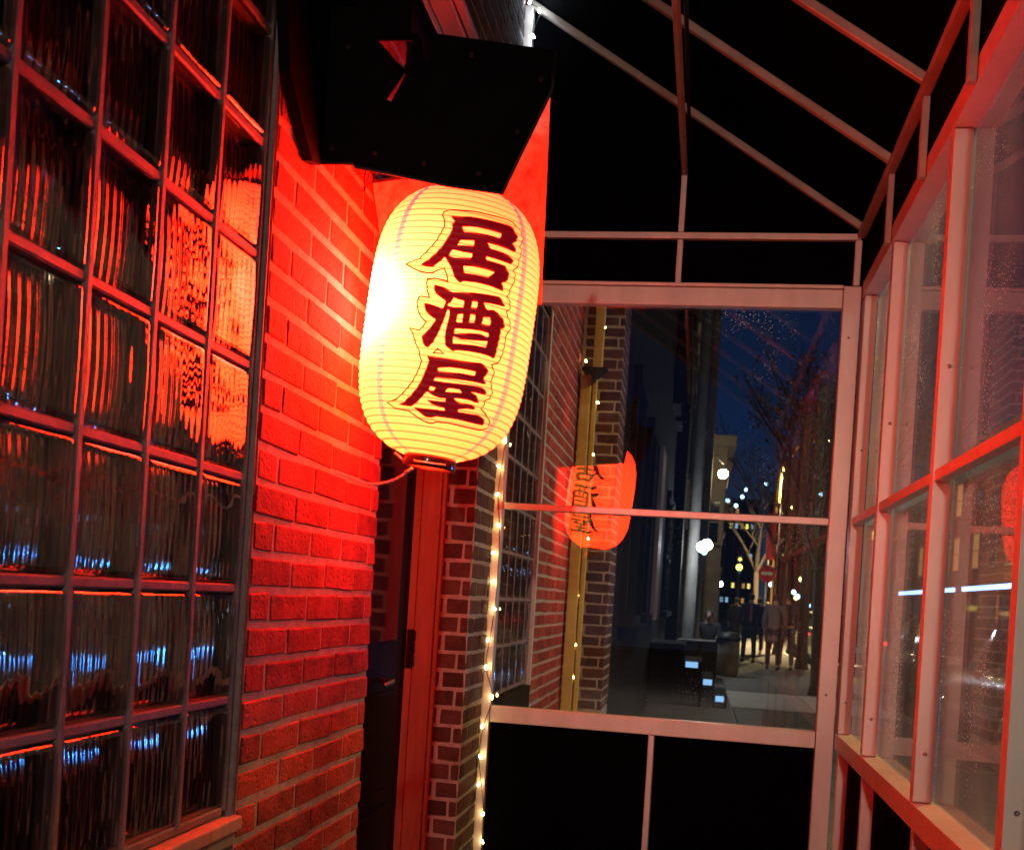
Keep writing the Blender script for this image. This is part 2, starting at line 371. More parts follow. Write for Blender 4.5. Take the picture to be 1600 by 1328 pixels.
bx('mortar', M_MORTAR, pier, XW-.22, XW-.0022, 1.956, 2.735, -.02, 3.95)
bricks(pier, 'x', XW, 1.958, 2.740, crs(6), crs(56), M_BRICK)
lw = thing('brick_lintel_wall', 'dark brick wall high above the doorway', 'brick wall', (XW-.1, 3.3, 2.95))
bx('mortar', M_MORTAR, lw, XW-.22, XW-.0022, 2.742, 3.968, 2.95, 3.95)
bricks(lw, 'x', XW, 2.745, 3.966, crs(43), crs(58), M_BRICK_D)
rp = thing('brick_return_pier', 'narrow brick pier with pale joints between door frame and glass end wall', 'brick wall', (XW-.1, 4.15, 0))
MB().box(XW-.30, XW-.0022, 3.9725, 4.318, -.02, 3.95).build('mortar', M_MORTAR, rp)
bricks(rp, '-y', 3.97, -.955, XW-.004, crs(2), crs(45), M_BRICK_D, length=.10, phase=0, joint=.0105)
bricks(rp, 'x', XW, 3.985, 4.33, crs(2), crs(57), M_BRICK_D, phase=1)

# ================================================================== glass block windows
def block_meshes():
    outs = []; W2, H2 = .0835, .0918
    for var in range(4):
        rr = random.Random(var+3); mb = MB(); n2 = 44
        prof = [(-.012, 0), (-.003, .002), (0.0015, .006), (.0025, .012)]
        vs = []
        # outer shell: rounded lip then nearly flat, faintly wavy face
        ph = rr.uniform(0, 6)
        def X(u, v):
            e = max(abs(u), abs(v)); x = .003 + .0016*(1-v*v) + .0005*math.sin(5*u+ph)*math.sin(3*v+ph) + .00009*math.cos(math.pi*8*u) + .00006*math.sin(14*v+3*u+ph)
            return x
        gi = [-1, -.97] + [-.92+1.84*i/n2 for i in range(n2+1)] + [.97, 1]
        k = len(gi)
        for a in gi:
            for b in gi:
                e = max(abs(a), abs(b)); x = X(a, b) if e <= .93 else (X(a, b)-.003 if e < .98 else X(a, b)-.014)
                vs.append((x, a*W2, b*H2))
        fs = [(i*k+j, (i+1)*k+j, (i+1)*k+j+1, i*k+j+1) for i in range(k-1) for j in range(k-1)]
        mb.add(vs, fs, True); outer = mb.mesh('glass_block', M_BGLASS)
        # fluted inner face: nine vertical flutes, bowed top to bottom
        mb = MB(); nf = 8; nu = nf*12; nv = 26; vs = []
        for i in range(nu+1):
            u = -1+2*i/nu
            for j in range(nv+1):
                v = -1+2*j/nv
                fl = (.5-.5*math.cos(math.pi*nf*(u+1)))*(.0014 + .0002*math.sin(7*u+ph))
                end = min(1, (1-abs(v))*9)
                x = -.026 + .0045*(1-v*v) + .003*(1-u*u) + fl*end + .00008*math.sin(7*v+ph+3*u)
                vs.append((x, u*W2*.955, v*H2*.955))
        k = nv+1
        fs = [(i*k+j, (i+1)*k+j, (i+1)*k+j+1, i*k+j+1) for i in range(nu) for j in range(nv)]
        mb.add(vs, fs, True)
        mb.box(-.034, -.029, -W2, W2, -H2, H2)
        core = mb.mesh('fluted_core', M_CORE)
        outs.append((outer, core))
    return outs
BLK = block_meshes()
PY, PZ = .1835, .2015
def block_window(label, y_edge, ncol, z0, nrow, group=None, sgn=-1, detail=True):
    w = thing('glass_block_window', label, 'window', (XW-.05, y_edge + sgn*PY*ncol/2, z0), group)
    ya, yb = sorted((y_edge, y_edge + sgn*PY*ncol))
    ow = parent_world(w)
    # grout: dark bed plus the raised joints between blocks
    bx('grout_bed', M_GAP, w, XW-.10, XW-.055, ya, yb, z0, z0+PZ*nrow)
    for i in range(ncol+1):
        y = y_edge + sgn*PY*i
        MB().box(XW-.055, XW-.006, y-.0078, y+.0078, z0, z0+PZ*nrow).build('upright_joint', M_GROUT, w, .003)
    for j in range(nrow+1):
        z = z0 + PZ*j
        MB().box(XW-.055, XW-.0085, ya+.008, yb-.008, z-.0082, z+.0082).build('level_joint', M_GROUT, w, .003)
    for i in range(ncol):
        for j in range(nrow):
            om, cm = random.choice(BLK)
            o = link('glass_block', om); o.parent = w
            o.location = Vector((XW-.010, y_edge + sgn*PY*(i+.5), z0+PZ*(j+.5))) - ow
            o.rotation_euler = (random.uniform(-.002, .002), random.uniform(-.006, .006), random.uniform(-.006, .006))
            if random.random() < .5: o.scale = (1, -1, 1)
            c = link('fluted_core', cm); c.parent = o
    return w
w1 = block_window('large glass block window with fluted blocks glowing red from the lantern', 1.920, 8, .878, 9)
MB().box(XW-.06, XW+.003, 1.9285, 1.936, .86, 2.72).build('edge_strip', M_GROUT, w1, .003)
MB().box(XW-.12, XW-.022, 1.937, 1.9545, .5, 3.9).build('gap_strip', M_GAP, w1)  # black strip filling the gap between window and pier
sl = MB().box(XW-.06, XW+.018, .40, 1.945, .842, .868).build('sill', M_WOOD, w1, .004, 2)
MB().box(XW-.055, XW+.008, .40, 1.94, .815, .840).build('sill_moulding', M_WOOD, sl, .004, 2)
hb = thing('panelled_base', 'salmon painted panel below the large glass block window', 'wall panel', (XW-.03, 1.1, 0))
bx('panel', M_WOOD, hb, XW-.10, XW-.012, .40, 1.935, -.02, .813, .003)
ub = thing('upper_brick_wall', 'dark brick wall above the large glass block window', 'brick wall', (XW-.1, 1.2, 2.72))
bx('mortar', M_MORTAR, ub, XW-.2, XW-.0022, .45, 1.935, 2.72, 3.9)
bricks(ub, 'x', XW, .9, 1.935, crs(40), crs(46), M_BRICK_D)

# ================================================================== doorway
dr = thing('door', 'black door recessed in the dark doorway under the lantern', 'door', (-1.04, 3.4, 0))
DX = -1.03
MB().box(DX-.045, DX, 2.80, 3.925, .01, 2.55).build('door_leaf', M_DOOR, dr, .004)
for z0, z1 in ((.15, .55), (.62, .95)):
    MB().box(DX+.001, DX+.012, 2.95, 3.80, z0, z1).build('moulding', M_DOOR, dr, .005, 2)
pn = MB().box(DX+.001, DX+.010, 3.02, 3.76, 1.12, 2.3).build('pane', M_DARKGL, dr, .002)
MB().tube([(DX+.0, 3.62, .99), (DX+.045, 3.62, .99), (DX+.048, 3.60, .99), (DX+.046, 3.51, .985)], .008, 8).build('handle', M_STEEL, dr)
hg = MB().box(DX+.002, DX+.022, 3.925, 3.938, 1.02, 1.155)
for k in range(3): hg.tube([(DX+.026, 3.934, 1.022+k*.045), (DX+.026, 3.934, 1.062+k*.045)], .008, 8)
hg.build('hinge', M_IRON, dr)
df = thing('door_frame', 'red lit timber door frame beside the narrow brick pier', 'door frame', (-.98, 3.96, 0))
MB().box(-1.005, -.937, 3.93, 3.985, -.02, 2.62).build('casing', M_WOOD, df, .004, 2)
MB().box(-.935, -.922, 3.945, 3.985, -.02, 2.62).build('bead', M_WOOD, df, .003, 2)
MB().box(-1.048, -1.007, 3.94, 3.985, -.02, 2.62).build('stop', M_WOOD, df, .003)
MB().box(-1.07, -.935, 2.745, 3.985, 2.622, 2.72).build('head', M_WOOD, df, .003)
dw = thing('door_recess_wall', 'black reveal wall around the recessed doorway', 'wall', (-1.2, 3.3, 0))
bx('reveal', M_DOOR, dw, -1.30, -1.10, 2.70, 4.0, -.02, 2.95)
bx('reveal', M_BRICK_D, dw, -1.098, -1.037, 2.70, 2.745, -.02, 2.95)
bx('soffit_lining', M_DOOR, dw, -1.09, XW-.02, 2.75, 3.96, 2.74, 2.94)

# ================================================================== boards, hood above the lantern
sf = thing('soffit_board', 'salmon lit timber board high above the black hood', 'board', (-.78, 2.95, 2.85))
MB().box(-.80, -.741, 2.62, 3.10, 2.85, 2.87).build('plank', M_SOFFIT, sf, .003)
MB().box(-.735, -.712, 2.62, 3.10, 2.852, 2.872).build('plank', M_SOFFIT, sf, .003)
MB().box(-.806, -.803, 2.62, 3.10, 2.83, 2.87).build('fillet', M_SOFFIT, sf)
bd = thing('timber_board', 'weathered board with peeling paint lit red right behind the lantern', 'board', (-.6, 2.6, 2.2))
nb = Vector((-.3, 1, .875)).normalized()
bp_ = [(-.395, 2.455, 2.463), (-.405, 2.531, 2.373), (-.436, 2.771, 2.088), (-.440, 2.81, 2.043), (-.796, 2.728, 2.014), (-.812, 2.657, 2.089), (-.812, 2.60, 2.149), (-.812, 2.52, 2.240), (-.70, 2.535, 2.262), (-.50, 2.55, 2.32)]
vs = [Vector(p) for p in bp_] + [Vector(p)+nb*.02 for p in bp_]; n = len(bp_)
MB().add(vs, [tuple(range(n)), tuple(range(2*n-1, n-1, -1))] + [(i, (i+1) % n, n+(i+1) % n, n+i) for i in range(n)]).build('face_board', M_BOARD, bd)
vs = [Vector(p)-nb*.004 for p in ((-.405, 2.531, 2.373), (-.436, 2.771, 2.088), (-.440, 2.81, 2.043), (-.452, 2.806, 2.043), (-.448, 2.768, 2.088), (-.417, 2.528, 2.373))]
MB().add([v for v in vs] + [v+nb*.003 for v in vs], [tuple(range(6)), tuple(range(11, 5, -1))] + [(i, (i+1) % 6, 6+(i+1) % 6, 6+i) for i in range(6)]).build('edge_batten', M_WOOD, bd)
hd = thing('lantern_hood', 'bent black steel hood hanging over the lantern', 'hood', (-.6, 2.12, 2.2))
def plate(poly, holes, y, th):
    cu_ = bpy.data.curves.new('c', 'CURVE'); cu_.dimensions = '2D'; cu_.fill_mode = 'BOTH'; cu_.extrude = th/2
    for pl in [poly]+holes:
        s = cu_.splines.new('POLY'); s.points.add(len(pl)-1); s.use_cyclic_u = True
        for p, q in zip(s.points, pl): p.co = (q[0], q[1], 0, 1)
    ob = bpy.data.objects.new('t', cu_); me = bpy.data.meshes.new_from_object(ob)
    mb = MB(); mb.add([(v.co.x, y+v.co.z, v.co.y) for v in me.vertices], [tuple(p.vertices) for p in me.polygons])
    bpy.data.objects.remove(ob); return mb
P_ = [(-.812, 2.131), (-.725, 2.129), (-.719, 2.122), (-.635, 2.107), (-.53, 2.086), (-.422, 2.071), (-.338, 2.27), (-.336, 2.346), (-.58, 2.384), (-.579, 2.325), (-.583, 2.320), (-.590, 2.321), (-.594, 2.33), (-.6, 2.373), (-.610, 2.383), (-.624, 2.384), (-.634, 2.62), (-.812, 2.62)]  # upper left corner added to black out the lit bricks behind
plate(P_, [[(-.689, 2.372), (-.62, 2.370), (-.617, 2.338), (-.622, 2.318), (-.627, 2.311), (-.650, 2.330)], [(-.633, 2.305), (-.628, 2.306), (-.655, 2.250), (-.665, 2.256)]], 2.12, .004).build('front_sheet', M_HOOD, hd)
MB().box(-.70, -.40, 2.122, 2.165, 2.236, 2.240, rot=Matrix.Rotation(-.16, 3, 'Y')).build('under_sheet', M_HOOD, hd)
MB().tube([(-.812, 2.118, 2.131), (-.725, 2.118, 2.129), (-.719, 2.118, 2.122), (-.635, 2.118, 2.107), (-.53, 2.118, 2.086), (-.422, 2.118, 2.071), (-.338, 2.118, 2.27), (-.336, 2.118, 2.344)], .0035, 8).build('rolled_edge', M_IRON, hd)
for xr, zr in ((-.77, 2.16), (-.68, 2.15), (-.58, 2.13), (-.47, 2.11), (-.40, 2.19), (-.36, 2.29), (-.75, 2.36), (-.50, 2.34)):
    MB().lathe([(.0005, -.0045), (.004, -.003), (.006, 0)], c=(xr, 2.1175, zr), n=10, axis='y').build('rivet', M_IRON, hd)
MB().box(-.812, -.806, 2.123, 2.32, 2.30, 2.42).build('wall_flange', M_HOOD, hd)
MB().prism([(2.116, 2.125), (2.067, 2.115), (2.0, 2.165), (1.93, 2.225), (1.90, 2.33), (1.89, 2.40), (1.93, 2.62), (2.116, 2.62)], 'x', -.812, -.79).build('shadow_sheet', M_HOOD, hd)  # black sheet stands in for the hood's shadow on the bricks
MB().box(-.788, -.74, 2.05, 2.116, 2.44, 2.70).build('wall_bracket', M_HOOD, hd, .004)

# ================================================================== the paper lantern
TILT = math.atan2(.0840, .99647)
lan = thing('paper_lantern', 'glowing barrel shaped paper lantern with large brushed Japanese characters', 'lantern', (-.5895, 2.45, 1.8935), rot=(0, TILT, 0))
def prof(h, rib=True, off=0):
    s = min(abs(h)/LH, .9995); r = LR*(1-s**4)**.4545
    if rib: r += .0032*abs(math.sin(math.pi*NRIB*(h+LH)/(2*LH))) - .0015
    return max(r, .02)+off
def lbuild(mb, name, m, parent=lan, bevel=0): return mb.build(name, m, parent, bevel, off=(0, 0, 0))
RINGR = .054
hs = []; h = -LH*.992
npr = NRIB*6
for i in range(npr+1):
    hh = -LH + 2*LH*i/npr
    if prof(hh) > RINGR: hs.append(hh)
lbuild(MB().lathe([(prof(h), h) for h in hs], n=96), 'paper_shade', M_PAPER)
def ring(zc, hgt, r):
    mb = MB().lathe([(r-.006, zc-hgt/2), (r, zc-hgt/2), (r+.0015, zc-hgt/2+.003), (r+.0015, zc+hgt/2-.003), (r, zc+hgt/2), (r-.006, zc+hgt/2), (r-.006, zc-hgt/2)], n=48); return mb
lbuild(ring(-LH-.004, .030, .058), 'bottom_ring', M_CAP)
lbuild(ring(LH+.002, .026, .058), 'top_ring', M_CAP)
mb = MB()
for a in (0, 2.1, 4.2): mb.tube([(.055*math.cos(a), .055*math.sin(a), LH+.01), (0, 0, LH+.045)], .0016, 5)
mb.tube([(0, 0, LH+.04), (.004, 0, LH+.07), (0, 0, LH+.10)], .002, 6)
lbuild(mb, 'hanging_wire', M_IRON)
mb = MB().tube([(.05, -.052, -LH-.012), (-.02, -.062, -LH-.012)], .003, 6)
mb.tube([(-.050, -.03, -LH-.012), (-.075, -.03, -LH+.004)], .003, 6)
lbuild(mb, 'wire_clip', M_STEEL)
lbuild(MB().lathe([(.001, -.03), (.018, -.022), (.024, 0), (.018, .02), (.010, .035), (.010, .06)], c=BULB, n=16), 'light_bulb', M_WARM)
KAN = {"k1":[[[-277.1,191.1],[-254.1,192.3],[-231.3,195.4],[-201.0,196.8],[-166.2,198.5],[-136.2,200.6],[-126.4,198.7],[-117.8,192.1],[-110.7,183.1],[-113.5,172.1],[-125.5,164.3],[-119.6,157.1],[-115.2,150.5],[-121.0,145.1],[-139.8,147.4],[-163.9,148.1],[-189.2,147.0],[-182.6,136.8],[-151.0,136.8],[-132.2,135.3],[-121.3,126.7],[-126.0,117.4],[-160.3,117.8],[-188.8,117.9],[-188.8,110.6],[-159.4,110.8],[-140.3,110.2],[-128.3,95.0],[-131.2,84.3],[-134.0,78.6],[-146.4,72.2],[-139.4,66.3],[-138.9,57.0],[-146.1,56.6],[-173.7,59.2],[-204.9,58.6],[-231.1,55.8],[-235.3,51.2],[-243.7,55.8],[-250.1,62.4],[-256.5,76.9],[-271.0,96.1],[-274.4,99.6],[-280.3,93.0],[-288.7,83.4],[-297.6,76.7],[-309.7,76.3],[-324.4,79.7],[-308.2,92.3],[-294.4,107.1],[-283.2,124.0],[-273.1,147.1],[-268.6,161.9],[-271.3,173.9],[-266.0,178.8],[-273.8,185.1]],[[-248.5,169.1],[-220.5,174.5],[-188.6,175.9],[-157.5,176.1],[-161.7,164.4],[-187.7,164.9],[-217.1,163.0],[-242.0,159.0]],[[-248.2,139.8],[-218.9,144.5],[-218.5,133.7],[-252.4,128.2]],[[-260.7,118.1],[-238.8,115.8],[-219.3,116.7],[-220.0,107.8],[-254.3,101.5],[-267.4,104.4]],[[-234.7,87.4],[-209.7,91.5],[-178.8,92.0],[-165.5,90.5],[-178.6,76.4],[-207.4,75.5],[-229.8,73.8]]],"k2":[[[-288.2,40.9],[-266.2,37.9],[-257.9,34.2],[-249.7,30.3],[-230.7,33.1],[-207.7,37.7],[-170.9,41.4],[-148.5,43.3],[-138.2,39.2],[-128.5,28.1],[-134.4,25.6],[-157.0,24.5],[-179.7,22.7],[-174.8,12.3],[-169.0,9.8],[-157.2,13.1],[-142.6,9.7],[-128.4,0.6],[-121.7,-9.4],[-122.2,-17.4],[-130.6,-21.5],[-129.7,-33.1],[-130.8,-47.1],[-132.7,-63.3],[-134.1,-81.3],[-140.5,-86.7],[-149.4,-83.9],[-172.1,-83.2],[-201.1,-84.6],[-224.6,-87.2],[-230.0,-90.5],[-240.3,-86.1],[-247.9,-80.7],[-251.2,-64.8],[-251.5,-49.5],[-249.9,-33.8],[-248.0,-18.1],[-249.6,-6.8],[-254.0,-6.0],[-254.2,-11.4],[-258.0,-31.3],[-264.2,-55.3],[-272.6,-77.6],[-281.6,-90.2],[-288.7,-89.1],[-294.7,-82.1],[-299.3,-68.2],[-289.4,-56.5],[-281.4,-44.1],[-274.6,-30.7],[-283.9,-27.0],[-297.4,-16.9],[-302.5,-6.8],[-303.7,0.9],[-291.9,0.0],[-275.8,-2.9],[-263.6,-6.1],[-261.0,2.0],[-259.1,9.0],[-272.8,16.7],[-283.7,24.1],[-287.9,32.3]],[[-254.5,5.5],[-248.4,8.8],[-244.3,20.1],[-234.2,17.0],[-222.8,16.9],[-221.7,3.6],[-240.4,0.1],[-253.8,0.6]],[[-205.1,19.9],[-193.5,21.5],[-194.0,7.5],[-205.4,6.3]],[[-231.6,-13.7],[-220.9,-9.8],[-220.1,-28.2],[-232.1,-29.8]],[[-205.0,-7.1],[-194.6,-5.9],[-194.7,-23.7],[-205.3,-24.6]],[[-176.1,-6.5],[-159.9,-4.5],[-158.8,-20.8],[-177.9,-21.5]],[[-233.1,-43.5],[-204.1,-39.2],[-179.8,-36.5],[-159.7,-36.6],[-159.6,-46.3],[-178.7,-43.0],[-203.0,-46.3],[-232.5,-54.0]],[[-234.1,-60.0],[-216.5,-62.6],[-186.6,-59.3],[-159.8,-54.5],[-160.4,-67.5],[-185.2,-68.7],[-215.1,-71.9],[-232.8,-74.3]]],"k3":[[[-283.0,-106.5],[-264.9,-107.4],[-238.0,-106.6],[-212.3,-106.1],[-176.9,-103.1],[-167.8,-101.2],[-157.5,-103.9],[-149.3,-109.7],[-145.3,-115.6],[-147.6,-122.0],[-154.2,-129.4],[-149.7,-135.2],[-145.5,-141.1],[-152.8,-143.5],[-178.4,-143.7],[-214.4,-145.6],[-259.1,-148.7],[-261.2,-155.6],[-237.3,-155.3],[-212.9,-153.6],[-180.5,-150.9],[-155.2,-149.9],[-146.3,-152.2],[-138.0,-159.8],[-142.7,-164.2],[-157.6,-163.9],[-176.5,-163.9],[-162.0,-169.8],[-153.1,-178.1],[-151.9,-182.9],[-161.7,-184.0],[-176.5,-181.8],[-195.7,-182.4],[-212.2,-184.0],[-207.7,-187.3],[-195.4,-191.0],[-176.4,-188.9],[-164.0,-189.4],[-156.9,-192.6],[-159.4,-198.6],[-175.0,-199.3],[-195.8,-203.4],[-196.1,-208.8],[-163.3,-207.7],[-141.5,-206.3],[-123.6,-211.6],[-114.8,-219.5],[-120.7,-224.9],[-149.6,-225.5],[-194.7,-224.5],[-223.3,-225.4],[-245.4,-225.9],[-256.9,-229.7],[-271.2,-229.7],[-283.8,-224.0],[-294.1,-218.8],[-302.3,-213.5],[-276.5,-213.5],[-249.7,-212.2],[-227.6,-212.0],[-228.7,-206.9],[-243.2,-205.7],[-258.6,-203.0],[-272.6,-195.6],[-252.3,-195.2],[-229.0,-193.5],[-230.3,-187.2],[-242.4,-188.4],[-257.3,-186.2],[-266.9,-182.3],[-271.8,-178.9],[-279.0,-187.0],[-289.2,-199.3],[-300.4,-209.1],[-307.4,-212.9],[-325.0,-212.7],[-340.1,-211.3],[-324.7,-204.0],[-309.0,-190.1],[-295.2,-172.7],[-287.7,-157.3],[-281.5,-136.9],[-277.5,-121.5],[-277.5,-114.9]],[[-256.7,-129.4],[-235.2,-124.4],[-209.6,-122.3],[-175.4,-121.3],[-175.8,-130.6],[-208.1,-131.2],[-233.7,-134.1],[-254.1,-135.6]],[[-228.4,-166.2],[-203.6,-164.4],[-197.1,-170.6],[-214.7,-172.1],[-234.0,-174.4]],[[-267.2,-168.1],[-254.7,-169.7],[-259.1,-175.8],[-269.1,-175.8]]],"outline":[[[-358.5,80.2],[-329.0,91.3],[-311.5,111.7],[-298.4,130.4],[-288.7,155.4],[-286.2,165.9],[-289.6,180.2],[-296.6,190.2],[-293.5,197.0],[-282.2,204.4],[-256.5,206.1],[-228.4,208.6],[-189.9,209.2],[-138.8,211.7],[-124.4,210.8],[-110.2,204.8],[-97.3,194.4],[-93.9,181.3],[-104.4,163.9],[-99.2,153.4],[-101.7,142.7],[-106.8,133.1],[-106.5,119.3],[-118.7,108.7],[-113.2,97.5],[-113.5,83.5],[-121.5,67.4],[-121.9,59.4],[-127.1,48.1],[-116.8,39.2],[-115.2,25.9],[-124.1,16.5],[-116.5,7.8],[-107.8,-3.7],[-105.5,-16.9],[-114.3,-29.1],[-114.8,-47.0],[-117.5,-73.3],[-125.2,-92.9],[-141.5,-99.6],[-133.8,-107.9],[-130.4,-117.3],[-134.9,-130.2],[-131.9,-141.5],[-124.7,-157.0],[-127.8,-167.9],[-138.8,-175.3],[-137.9,-183.6],[-141.3,-194.4],[-124.6,-201.5],[-108.3,-210.5],[-99.6,-217.7],[-101.3,-228.6],[-121.5,-235.1],[-167.0,-235.8],[-212.3,-234.3],[-243.4,-236.4],[-253.3,-240.2],[-266.2,-240.0],[-285.6,-235.0],[-302.5,-227.3],[-312.9,-221.9],[-339.0,-220.6],[-352.6,-219.0],[-364.6,-211.6],[-372.8,-208.7],[-343.8,-200.5],[-324.9,-184.9],[-308.8,-165.9],[-298.3,-143.7],[-292.7,-125.0],[-292.9,-116.7],[-298.8,-105.7],[-298.8,-99.1],[-298.9,-101.7],[-310.9,-81.8],[-318.7,-65.0],[-326.7,-54.0],[-305.4,-57.2],[-293.1,-38.7],[-305.6,-29.2],[-313.4,-18.3],[-318.9,-3.2],[-317.9,10.4],[-312.2,13.7],[-293.8,12.4],[-301.0,27.1],[-304.0,40.4],[-304.7,50.9],[-288.1,53.5],[-268.3,52.0],[-261.2,50.1],[-265.2,64.0],[-272.9,76.5],[-281.1,72.6],[-293.8,65.4],[-305.6,63.4],[-324.7,66.1],[-340.9,71.5]],[[-269.4,-100.1],[-262.1,-89.5],[-248.2,-98.5]]]}
def ink(name, loops, m, off, wire=False):
    """flat strokes cut finely and wrapped on the ribbed shade. loops in mm: (arc along the girth, height)"""
    cu_ = bpy.data.curves.new('c', 'CURVE'); cu_.dimensions = '2D'; cu_.fill_mode = 'BOTH'
    for pl in loops:
        # soften the traced corners a little
        q = []
        for i, p in enumerate(pl):
            a, b = pl[i-1], pl[(i+1) % len(pl)]
            la, lb = math.dist(a, p), math.dist(b, p); k = min(.22, 1.6/max(la, .1)), min(.22, 1.6/max(lb, .1))
            q += [(p[0]+(a[0]-p[0])*k[0], p[1]+(a[1]-p[1])*k[0]), (p[0]+(b[0]-p[0])*k[1], p[1]+(b[1]-p[1])*k[1])]
        s = cu_.splines.new('POLY'); s.points.add(len(q)-1); s.use_cyclic_u = True
        for p, c in zip(s.points, q): p.co = (c[0], c[1], 0, 1)
    ob = bpy.data.objects.new('t', cu_); me = bpy.data.meshes.new_from_object(ob); bpy.data.objects.remove(ob)
    return wrap(name, me, m, off)
def wrap(name, me, m, off):
    bm = bmesh.new(); bm.from_mesh(me); bmesh.ops.remove_doubles(bm, verts=bm.verts, dist=.001)
    ys = [v.co.y for v in bm.verts]; xs = [v.co.x for v in bm.verts]
    step = 2*LH*1000/NRIB/4; y = math.floor(min(ys)/step)*step - (NRIB % 2)*0
    base = -LH*1000; k = math.ceil((min(ys)-base)/step)
    while base+k*step < max(ys):
        bmesh.ops.bisect_plane(bm, geom=bm.verts[:]+bm.edges[:]+bm.faces[:], dist=1e-4, plane_co=(0, base+k*step, 0), plane_no=(0, 1, 0)); k += 1
    x = min(xs)+9
    while x < max(xs):
        bmesh.ops.bisect_plane(bm, geom=bm.verts[:]+bm.edges[:]+bm.faces[:], dist=1e-4, plane_co=(x, 0, 0), plane_no=(1, 0, 0)); x += 9
    for v in bm.verts:
        th = v.co.x/(LR*1000); h = v.co.y/1000; r = prof(h, True, off); v.co = (r*math.cos(th), r*math.sin(th), h)
    me2 = bpy.data.meshes.new(name); bm.to_mesh(me2); bm.free(); me2.materials.append(m)
    o = link(name, me2); o.parent = lan; return o
ink('painted_ground', [KAN['outline'][0]], M_BACKING, .0007)
ink('painted_ground', [[(p[0]+math.pi*LR*1000, p[1]) for p in KAN['outline'][0]]], M_BACKING, .0007)
for k_, lb in (('k1', 'first character from the top'), ('k2', 'middle character'), ('k3', 'lowest character')):
    ink('brushed_character', KAN[k_], M_INK, .0016)['label'] = lb + ', on the side facing the street end'
    ink('brushed_character', [[(p[0]+math.pi*LR*1000, p[1]) for p in l] for l in KAN[k_]], M_INK, .0016)['label'] = lb + ', on the back'
for loop in KAN['outline'] + [[(p[0]+math.pi*LR*1000, p[1]) for p in l] for l in KAN['outline']]:
    n = len(loop); L_ = []
    w = 1.35; mb = MB()
    nor = []
    for i in range(n):
        a, p, b = loop[i-1], loop[i], loop[(i+1) % n]
        d1 = Vector((p[0]-a[0], p[1]-a[1])).normalized(); d2 = Vector((b[0]-p[0], b[1]-p[1])).normalized()
        n1 = Vector((-d1.y, d1.x)); n2 = Vector((-d2.y, d2.x)); mm = (n1+n2)
        mm = mm.normalized() if mm.length > .1 else n1
        nor.append(mm / max(.45, mm.dot(n1)))
    vs = [(p[0]+nn.x*w*s, p[1]+nn.y*w*s, 0) for s in (1, -1) for p, nn in zip(loop, nor)]
    me = bpy.data.meshes.new('o'); me.from_pydata(vs, [], [(i, (i+1) % n, n+(i+1) % n, n+i) for i in range(n)])
    wrap('character_outline', me, M_LINE, .0024)
# tether cord from the brick joint to the bottom ring
cord = thing('tether_cord', 'twisted red cord tying the lantern bottom to the brick pier', 'cord', (XW, 2.39, 1.54))
pts = [(XW-.001, 2.375, 1.534), (XW+.010, 2.38, 1.546), (XW+.03, 2.39, 1.540), (-.74, 2.41, 1.528), (-.69, 2.415, 1.538), (-.648, 2.42, 1.565)]
def spl(pts, k=14):
    out = []; P = [Vector(p) for p in pts]; P = [P[0]]+P+[P[-1]]
    for i in range(1, len(P)-2):
        for j in range(k):
            t = j/k; a, b, c, d = P[i-1:i+3]
            out.append(.5*((2*b)+(-a+c)*t+(2*a-5*b+4*c-d)*t*t+(-a+3*b-3*c+d)*t**3))
    out.append(P[-2]); return out
cp = spl(pts, 16)
for s in (0, math.pi):
    mb = MB(); mb.tube([p + Vector((0, math.cos(i*.9+s), math.sin(i*.9+s)))*.0017 for i, p in enumerate(cp)], .0020, 6)
    mb.build('strand', M_CORD, cord)
MB().tube([(-.662, 2.418, 1.557), (-.645, 2.42, 1.568)], .0042, 8).build('crimp', M_STEEL, cord)
wr = thing('loose_wire', 'thin loose wire curling off the pier under the hood', 'wire', (-.80, 2.42, 2.2))
MB().tube(spl([(-.80, 2.46, 2.30), (-.79, 2.40, 2.24), (-.795, 2.41, 2.18), (-.78, 2.40, 2.22), (-.765, 2.39, 2.20), (-.77, 2.39, 2.235), (-.75, 2.38, 2.22), (-.74, 2.37, 2.26)]), .0018, 6).build('wire', M_IRON, wr)

# ================================================================== the glass end wall
YE = 4.37
ew = thing('glazed_end_wall', 'glazed metal end wall of the vestibule with one cross bar over its big window', 'glass wall', (0, YE, 0))
def fb(name, *a, m=M_FRAME, p=ew, bv=.003): return bx(name, m, p, *a, bv, 2)
fb('post', -.853, -.790, YE, YE+.05, -.02, 3.64)
fb('post', .467, .532, YE, YE+.05, -.02, 2.545)
fb('top_beam', -.788, .465, YE+.002, YE+.05, 2.462, 2.532)
fb('beam_lip', -.788, .465, YE-.008, YE+.04, 2.534, 2.547)
fb('bottom_rail', -.788, .465, YE+.002, YE+.05, .795, .858)
tr_ = fb('cross_bar', -.788, .465, YE+.006, YE+.03, 1.640, 1.666)
fb('mullion', -.160, -.138, YE+.008, YE+.04, -.02, .793)
fb('gable_bar', -.788, .52, YE+.006, YE+.035, 2.722, 2.746)
fb('gable_post', -.168, -.146, YE+.008, YE+.038, 2.549, 2.720)
fb('gable_post', -.168, -.146, YE+.008, YE+.038, 2.748, 2.968)
fb('gable_stud', .500, .524, YE+.004, YE+.035, 2.549, 2.720)
bx('clamp', M_STEEL, tr_, -.812, -.789, YE-.004, YE-.001, 1.636, 1.668, .001)
bx('window_pane', M_GLASS, ew, -.789, .466, YE+.036, YE+.041, .860, 2.460)
bx('kick_panel', M_BLACKP, ew, -.789, -.162, YE+.036, YE+.044, -.02, .793)
bx('kick_panel', M_BLACKP, ew, -.136, .466, YE+.036, YE+.044, -.02, .793)
